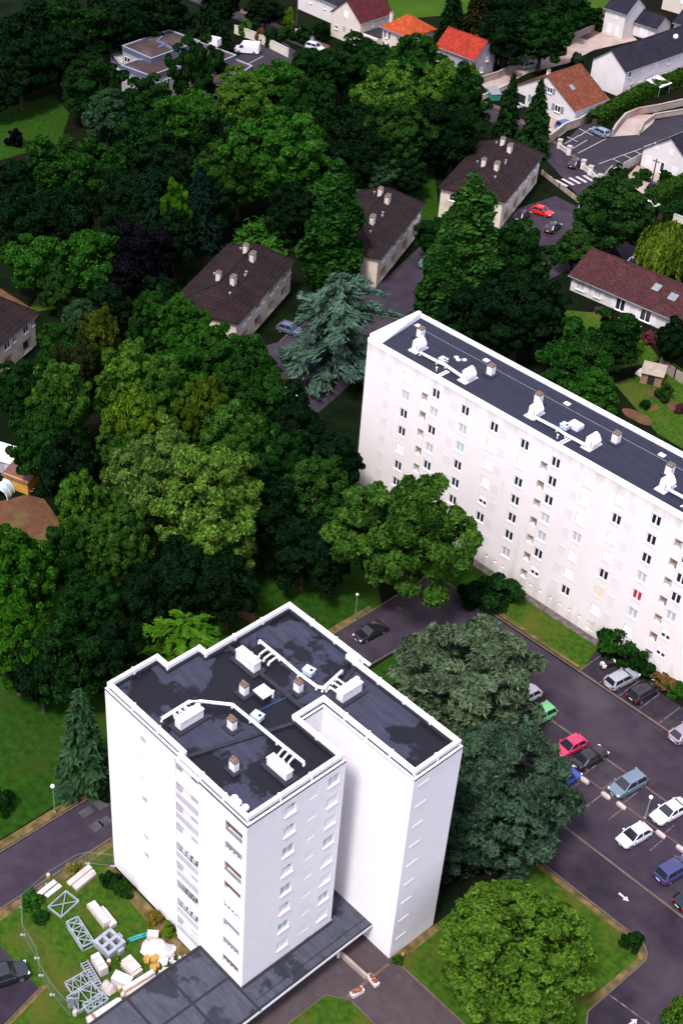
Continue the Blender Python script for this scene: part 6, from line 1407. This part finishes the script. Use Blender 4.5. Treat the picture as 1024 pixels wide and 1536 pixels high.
rows = [
# --- deep wood, top left
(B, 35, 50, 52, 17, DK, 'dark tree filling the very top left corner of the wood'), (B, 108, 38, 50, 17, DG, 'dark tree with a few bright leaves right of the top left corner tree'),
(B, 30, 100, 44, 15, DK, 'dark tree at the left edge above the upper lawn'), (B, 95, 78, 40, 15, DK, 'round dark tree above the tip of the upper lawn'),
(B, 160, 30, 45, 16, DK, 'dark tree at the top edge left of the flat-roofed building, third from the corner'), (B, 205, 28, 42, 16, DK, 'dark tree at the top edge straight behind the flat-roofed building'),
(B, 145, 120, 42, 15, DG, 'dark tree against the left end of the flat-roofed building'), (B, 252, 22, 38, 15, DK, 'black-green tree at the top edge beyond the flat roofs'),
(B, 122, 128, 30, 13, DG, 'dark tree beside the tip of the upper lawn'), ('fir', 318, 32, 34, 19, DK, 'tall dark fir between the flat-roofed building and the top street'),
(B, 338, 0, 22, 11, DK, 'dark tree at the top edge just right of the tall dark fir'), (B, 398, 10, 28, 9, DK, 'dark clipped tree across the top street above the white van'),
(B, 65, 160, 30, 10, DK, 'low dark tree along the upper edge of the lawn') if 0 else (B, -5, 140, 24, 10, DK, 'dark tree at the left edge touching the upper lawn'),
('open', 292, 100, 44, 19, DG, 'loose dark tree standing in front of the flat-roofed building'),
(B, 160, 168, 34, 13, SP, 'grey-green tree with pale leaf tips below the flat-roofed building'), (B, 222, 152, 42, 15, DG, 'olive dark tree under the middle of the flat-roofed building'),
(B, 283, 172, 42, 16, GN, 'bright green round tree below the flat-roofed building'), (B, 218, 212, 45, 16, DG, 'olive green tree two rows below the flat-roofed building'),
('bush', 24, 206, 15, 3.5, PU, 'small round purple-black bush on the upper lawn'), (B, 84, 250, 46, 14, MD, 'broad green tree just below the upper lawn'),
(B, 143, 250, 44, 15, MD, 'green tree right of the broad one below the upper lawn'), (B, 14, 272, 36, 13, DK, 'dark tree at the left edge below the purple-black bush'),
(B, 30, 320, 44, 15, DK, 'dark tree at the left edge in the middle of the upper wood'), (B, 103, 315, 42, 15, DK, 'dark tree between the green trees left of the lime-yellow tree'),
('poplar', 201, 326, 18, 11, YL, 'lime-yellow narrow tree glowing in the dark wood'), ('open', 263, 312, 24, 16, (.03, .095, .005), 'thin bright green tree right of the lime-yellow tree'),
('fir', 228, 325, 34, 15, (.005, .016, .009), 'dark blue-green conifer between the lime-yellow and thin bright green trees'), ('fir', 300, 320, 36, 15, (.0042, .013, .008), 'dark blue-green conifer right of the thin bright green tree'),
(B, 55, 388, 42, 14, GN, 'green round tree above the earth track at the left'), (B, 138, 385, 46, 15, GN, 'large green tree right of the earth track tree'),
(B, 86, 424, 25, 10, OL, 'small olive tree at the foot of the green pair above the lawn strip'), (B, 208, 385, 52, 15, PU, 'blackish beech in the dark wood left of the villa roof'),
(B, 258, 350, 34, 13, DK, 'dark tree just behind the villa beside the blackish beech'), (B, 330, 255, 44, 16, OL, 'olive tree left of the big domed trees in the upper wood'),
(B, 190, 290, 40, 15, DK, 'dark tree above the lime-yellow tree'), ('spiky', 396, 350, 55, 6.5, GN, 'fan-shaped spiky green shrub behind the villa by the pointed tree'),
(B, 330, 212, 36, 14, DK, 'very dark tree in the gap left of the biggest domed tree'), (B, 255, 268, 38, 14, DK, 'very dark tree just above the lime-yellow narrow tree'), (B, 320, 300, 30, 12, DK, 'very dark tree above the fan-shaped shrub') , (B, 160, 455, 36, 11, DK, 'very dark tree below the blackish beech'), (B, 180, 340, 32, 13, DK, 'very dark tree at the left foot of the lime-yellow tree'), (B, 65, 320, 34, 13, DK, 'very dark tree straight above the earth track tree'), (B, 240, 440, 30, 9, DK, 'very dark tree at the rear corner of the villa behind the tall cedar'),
# --- band of trees between flat-roofed building and villas
('hero', 366, 145, 42, 17, LT, 'yellow-green round tree to the right of the flat-roofed building') , ('hero', 415, 225, 72, 21, GN, 'biggest domed green tree in the middle of the upper wood'),
('hero', 357, 250, 42, 17, OL, 'olive-brown tree at the left foot of the biggest domed tree'), (B, 418, 125, 40, 15, GN, 'green tree in front of the white van'),
(B, 470, 108, 42, 15, DG, 'dark green tree below the top street gate posts'), (B, 515, 92, 40, 15, DG, 'dark green tree below the burgundy-roofed house'),
('hero', 470, 172, 46, 17, DG, 'dark tree right of the biggest domed tree, half in shade'), ('hero', 582, 145, 46, 18, LT, 'yellow-green tree in the centre of the upper tree band'),
('hero', 597, 195, 48, 17, OL, 'olive tree leaning below the yellow-green one in the tree band'), (B, 560, 95, 40, 15, DG, 'dark green tree below the red garage door'),
('hero', 622, 104, 52, 18, MD, 'broad fresh green tree below the orange pyramid roof'), ('hero', 664, 138, 38, 17, LT, 'yellow-green tree near the right end of the upper tree band'),
(B, 695, 155, 36, 17, DG, 'dark tree at the right end of the upper tree band by the small street'), ('poplar', 706, 128, 16, 10, LT, 'thin yellowish tree in front of the orange-red gabled house'),
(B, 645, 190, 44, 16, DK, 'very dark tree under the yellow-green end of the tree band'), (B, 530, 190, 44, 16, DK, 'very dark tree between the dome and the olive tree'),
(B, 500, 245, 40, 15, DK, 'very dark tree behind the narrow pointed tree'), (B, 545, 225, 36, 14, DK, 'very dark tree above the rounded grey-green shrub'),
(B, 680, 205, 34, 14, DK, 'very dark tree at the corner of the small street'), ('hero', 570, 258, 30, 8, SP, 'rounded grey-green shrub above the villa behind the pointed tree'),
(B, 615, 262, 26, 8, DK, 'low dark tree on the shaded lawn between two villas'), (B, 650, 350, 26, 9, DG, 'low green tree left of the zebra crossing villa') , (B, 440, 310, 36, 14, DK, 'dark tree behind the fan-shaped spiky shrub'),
# --- landmark trees by the villas
('poplar', 501, 334, 52, 23.5, MD, 'narrow pointed green tree between two villas'), ('cedar', 505, 492, 84, 17, BL, 'tall blue-green cedar in front of the villas'),
('poplar', 700, 365, 62, 25, (.018, .055, .009), 'tall pointed light green tree in front of the zebra crossing villa'), ('poplar', 660, 430, 44, 19, MD, 'shorter pointed green tree at the left of the tall light green one'),
('hero', 770, 385, 52, 17, DG, 'dark round tree tucked behind the tall light green pointed tree'), ('hero', 780, 460, 62, 16, DK, 'broad very dark tree behind the slab block roof'), (B, 700, 470, 44, 13, DK, 'dark tree just behind the far left end of the slab roof'),
('hero', 922, 312, 56, 15, (.012, .036, .007), 'dense round dark green tree beside the zebra crossing'), (B, 862, 368, 26, 8, OL, 'small olive tree by the corner of the wine-red roof'),
('willow', 994, 372, 40, 10, (.055, .09, .008), 'weeping yellow-green willow at the right edge'), ('fir', 762, 172, 25, 14, (.007, .023, .006), 'thin fir tree in front of the cream yard'), ('fir', 802, 186, 30, 15, (.008, .026, .006), 'dense fir tree in front of the rust-roofed white house'),
(B, 860, 530, 50, 12, MD, 'light-edged green tree behind the middle of the slab roof'), (B, 920, 505, 40, 11, DG, 'rounded green tree between the slab roof and the low house terrace'),
(B, 888, 585, 34, 9, GN, 'bright green tree nearest the back edge of the slab roof'), (B, 1012, 505, 26, 10, DK, 'dark conifer-like tree at the right edge beside the wine-red roofed house'),
('bush', 973, 505, 13, 2.2, (.10, .03, .04), 'reddish shrub on the terrace of the low house'), ('bush', 955, 520, 12, 2, LT, 'pale flowering bush below the reddish shrub'), ('bush', 998, 588, 14, 3, OL, 'thin young tree in an earth circle on the right lawn'),
('bush', 968, 606, 9, 1.4, DG, 'tiny shrub in the smaller earth circle on the right lawn'), ('bush', 1020, 612, 10, 1.6, (.05, .02, .02), 'dark red shrub in the earth circle at the right edge'),
# --- top right gardens
('fir', 676, 38, 30, 16, DK, 'dark fir behind the orange-red gabled house'), ('fir', 712, 40, 32, 16, (.014, .014, .005), 'brownish dark fir right of the one behind the orange-red roof'), (B, 760, 45, 40, 14, DK, 'very dark garden tree behind the little maroon garage'),
('hero', 815, 48, 40, 14, DG, 'green tree right of the dark garden above the cream yard'), (B, 850, 18, 30, 11, DG, 'green tree at the top edge above the cream yard'), (B, 790, 15, 34, 13, DK, 'dark tree at the top edge behind the dark garden'), (B, 744, 62, 20, 9, DK, 'dark low tree between the orange-red house and the maroon garage'), (B, 735, 15, 30, 13, DK, 'dark tree at the top edge between two firs and the garden'),
('bush', 866, 90, 11, 3.2, SP, 'grey-green round bush on the cream yard behind the rust roof'), ('bush', 935, 12, 14, 5, LT, 'light green tree squeezed between the white houses at the top right'), (B, 880, 20, 20, 6, DG, 'low green garden tree left of the tall narrow white house'),
('bush', 432, 32, 12, 6, YL, 'bright yellow column-shaped bush on the top street'), ('bush', 455, 50, 18, 4, DG, 'dark clipped shrub behind the top street gate posts'), ('bush', 482, 46, 16, 4, DK, 'dark shrub beside the burgundy-roofed house'), ('bush', 425, 48, 14, 3, OL, 'olive shrub below the yellow column bush'),
('bush', 369, 42, 11, 4, LT, 'small round street tree behind the white van'), ('bush', 409, 56, 13, 4.4, DG, 'small dark street tree right of the white van'), ('bush', 391, 52, 9, 3.6, (.12, .06, .02), 'small brown-leaved street tree between the two green ones'),
('bush', 820, 248, 14, 3, DG, 'small dark bush beside the board fence pillar') if 0 else ('bush', 928, 264, 15, 4, DG, 'round bush at the board fence before the lilac-shuttered house'), ('bush', 968, 262, 10, 2.4, MD, 'small green bush in front of the lilac-shuttered house wall'), ('bush', 998, 265, 12, 3, DG, 'dark bush beside the black car on the drive'),
('bush', 1004, 352, 16, 4, YL, 'yellow-green bush right behind the willow top'),
# --- big lit wood in the middle left
('hero', 90, 530, 38, 13, MD, 'green tree right against the left-edge villa'), (B, 118, 490, 34, 13, SP, 'grey-green tree above the olive crown in the left wood'), ('hero', 150, 502, 32, 15, (.036, .054, .006), 'olive-gold tree in the clearing left of the villa roof'),
(B, 112, 545, 32, 13, (.014, .020, .006), 'brownish tree below the olive-gold one'), ('hero', 34, 580, 36, 12, DG, 'dark green tree at the left edge below the villa'), ('hero', 92, 600, 44, 17, (.027, .073, .009), 'light green pointed crown left of the yellow crowns'),
('hero', 66, 655, 46, 15, MD, 'green tree hanging over the yellow shed'), (B, 105, 695, 44, 14, DK, 'dark tree below the light pointed crown, right of the shed'), ('hero', 195, 572, 46, 18, LT, 'light green crown in the middle of the left wood'),
('hero', 243, 590, 42, 17, (.027, .073, .009), 'fresh green crown right of the light one in the left wood'), ('hero', 200, 640, 44, 18, YL, 'yellowest crown of the left wood'), ('hero', 180, 690, 32, 14, (.026, .070, .009), 'small light crown under the yellowest one'),
('hero', 226, 480, 34, 14, MD, 'green tree left of the villa front, upper of the pair'), ('hero', 268, 488, 38, 14, GN, 'bright green tree covering the villa corner'), ('hero', 306, 530, 46, 15, GN, 'rounded green tree below the villa by the tall cedar'),
('hero', 362, 555, 52, 15, MD, 'broad green tree between the villa and the dark street'), ('hero', 395, 608, 44, 14, MD, 'green tree beside the dark street below the tall cedar'), (B, 440, 630, 44, 14, DK, 'very dark tree at the foot of the tall cedar'), ('hero', 305, 615, 36, 16, (.038, .070, .006), 'olive-yellow crown in the middle of the left wood'),
('hero', 350, 668, 52, 18, (.026, .072, .010), 'light green crown right of centre in the left wood'), ('hero', 235, 720, 66, 20, (.054, .100, .018), 'large pale green crown at the left centre of the left wood'), ('hero', 318, 752, 76, 21, (.056, .110, .015), 'largest pale yellow-green crown in the left wood'),
('hero', 312, 808, 40, 15, LT, 'lower pale lobe tree under the largest pale crown'), ('hero', 425, 690, 44, 15, DG, 'dark green crown right of the largest pale crown'), (B, 405, 770, 46, 15, DK, 'very dark tree in the hollow right of the largest pale crown'), ('hero', 478, 742, 52, 15, (.016, .046, .008), 'yellow-tipped dark tree left of the chestnut by the slab block'),
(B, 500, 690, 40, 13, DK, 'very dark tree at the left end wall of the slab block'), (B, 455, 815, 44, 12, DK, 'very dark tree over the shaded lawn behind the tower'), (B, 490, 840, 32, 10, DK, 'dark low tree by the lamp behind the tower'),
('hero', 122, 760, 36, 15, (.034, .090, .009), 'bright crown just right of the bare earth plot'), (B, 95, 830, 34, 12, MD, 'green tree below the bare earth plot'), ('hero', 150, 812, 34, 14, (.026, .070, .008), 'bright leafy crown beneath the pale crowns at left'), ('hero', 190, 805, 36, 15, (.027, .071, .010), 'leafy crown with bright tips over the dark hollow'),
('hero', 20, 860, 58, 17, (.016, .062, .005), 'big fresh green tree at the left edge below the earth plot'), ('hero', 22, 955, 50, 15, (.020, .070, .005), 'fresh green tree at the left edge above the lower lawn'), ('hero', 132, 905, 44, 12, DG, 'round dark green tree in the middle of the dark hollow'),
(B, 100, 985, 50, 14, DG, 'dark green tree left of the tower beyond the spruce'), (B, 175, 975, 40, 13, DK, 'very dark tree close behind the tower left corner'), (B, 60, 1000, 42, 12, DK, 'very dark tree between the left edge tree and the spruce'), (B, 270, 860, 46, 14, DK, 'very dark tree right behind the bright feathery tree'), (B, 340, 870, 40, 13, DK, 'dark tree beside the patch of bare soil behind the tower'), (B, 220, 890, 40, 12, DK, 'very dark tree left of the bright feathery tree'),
('cedar', 280, 965, 64, 8, (.034, .094, .006), 'bright green feathery tree right behind the tower roof'), ('fir', 124, 1118, 52, 14, SP, 'dark spruce standing left of the tower'), ('bush', 135, 1165, 32, 4, DG, 'dark shrub mass at the foot of the spruce'), ('bush', 152, 1178, 22, 3, DK, 'dark shrub wedged between the spruce and the tower wall'),
# --- around the tower and slab
('open', 614, 794, 106, 20.5, (.027, .066, .009), 'big loose chestnut tree in front of the slab block'), ('greycedar', 699, 1030, 122, 16, GC, 'broad grey-green cedar between tower and parking'), ('greycedar', 766, 1182, 108, 15, (.0290, .0540, .0310), 'wide dark green cedar overhanging the parking by the tower'), ('greycedar', 690, 1235, 60, 11, (.017, .035, .020), 'smaller dark cedar tight against the tower end wall'),
('lime', 774, 1432, 110, 12, (.046, .094, .010), 'large round lime tree on the lawn at the lower right'), ('bush', 946, 1412, 17, 1.9, DG, 'round clipped bush at the kerb corner of the lower right lawn'), ('bush', 936, 966, 38, 4.2, MD, 'large clipped bush at the slab wall behind the silver car'), ('bush', 958, 990, 26, 2.8, DG, 'darker bush between the large clipped bush and the black estate'),
('bush', 995, 1020, 22, 1.8, (.10, .06, .02), 'rusty brown shrub at the slab wall right of the black estate'), ('bush', 1014, 1030, 20, 2.0, GN, 'bright green shrub beside the rusty brown one'), ('bush', 752, 888, 40, 3.6, DG, 'wide dark shrub between the chestnut and the slab lawn'), ('bush', 712, 890, 26, 3, DK, 'dark shrub under the chestnut at the road corner'),
('bush', 2, 1200, 20, 3.0, DG, 'round bush at the left edge beside the lower road'), ('bush', 168, 1322, 17, 2.2, DG, 'dark green shrub against the tower wall in the yard'), ('bush', 186, 1333, 16, 1.8, MD, 'lighter green shrub right beside the dark one at the tower wall'), ('bush', 232, 1374, 13, 1.4, (.13, .10, .014), 'orange-yellow shrub at the foot of the tower'), ('bush', 252, 1395, 13, 1.4, YL, 'bright yellow shrub under the tower balconies'),
('bush', 47, 1350, 18, 1.2, GN, 'low weedy shrub inside the yard fence corner'), ('bush', 62, 1375, 14, 1.0, MD, 'low green weeds beside the pale steel frame'), ('bush', 108, 1300, 12, .9, (.12, .11, .02), 'yellowish weeds by the fence near the road'), ('bush', 596, 1440, 9, .8, GN, 'little shrub at the tower corner by the yellow post'), ('bush', 1016, 1530, 24, 5, LT, 'yellow-green tree cut off by the bottom right corner'), ('bush', 175, 1440, 8, .7, YL, 'small yellow weed clump beside the concrete block'),
]
for rw in rows: 
    tree(rw[0], rw[1], rw[2], rw[3]*(1.24 if rw[0] == 'broad' else 1.16 if rw[0] == 'hero' else 1.0), *rw[4:6], label=rw[6], cat='shrub' if rw[0] in ('bush', 'spiky') else 'tree')
hedge('long clipped hedge between the slate terrace and the car park ramp', [(888, 190), (920, 170), (960, 148), (1060, 108)], 2.6, 2.4, (.020, .052, .006), 1)
hedge('clipped green hedge at the right edge below the lilac-shuttered house', [(968, 312), (1000, 290), (1060, 268)], 2.6, 2.0, (.018, .05, .006), 2)
hedge('dark hedge behind the right edge willow', [(985, 330), (1060, 305)], 2.4, 1.8, DG, 3)
hedge('rows of dark green garden hedge at the top right', [(838, 30), (870, 45)], 2.4, 1.4, DG, 4)
hedge('low hedge on the far side of the cream yard wall', [(862, 22), (905, 48)], 2.4, 1.5, DG, 5)

# ================================================================== sky, sun, exposure
SUN_EL, SUN_AZ = 60.0, (.30, -1.0)
w = bpy.data.worlds.new('World'); scene.world = w; w.use_nodes = True
nt = w.node_tree; bg = nt.nodes['Background']
sk = nt.nodes.new('ShaderNodeTexSky'); sk.sky_type = 'NISHITA'; sk.sun_disc = False; sk.sun_elevation = R(SUN_EL)
sk.sun_rotation = math.atan2(SUN_AZ[0], SUN_AZ[1]); sk.dust_density = 3.0; sk.ozone_density = 1.0
cl = nt.nodes.new('ShaderNodeMix'); cl.data_type = 'RGBA'; cl.inputs['Factor'].default_value = .55      # thin even cloud veil over the blue sky
cl.inputs['B'].default_value = (4.7, 4.25, 5.2, 1); nt.links.new(sk.outputs['Color'], cl.inputs['A'])
nt.links.new(cl.outputs['Result'], bg.inputs['Color']); bg.inputs['Strength'].default_value = .10
sd = bpy.data.lights.new('sun', 'SUN'); sd.energy = 1.5; sd.angle = R(11); sd.color = (1.0, .955, .925)
so = bpy.data.objects.new('sun', sd); COL.objects.link(so)
az = Vector((SUN_AZ[0], SUN_AZ[1], 0)).normalized(); dv = az*math.cos(R(SUN_EL))+Z*math.sin(R(SUN_EL))
so.rotation_euler = dv.to_track_quat('Z', 'Y').to_euler(); so.location = (0, 0, 150)
vs = scene.view_settings; vs.view_transform = 'Standard'; vs.look = 'None'; vs.gamma = 1.0; vs.exposure = EXPOSURE = 1.55
scene.render.engine = 'CYCLES'; scene.cycles.use_denoising = True
scene.cycles.max_bounces = 6; scene.cycles.diffuse_bounces = 3; scene.cycles.glossy_bounces = 2; scene.cycles.transmission_bounces = 2
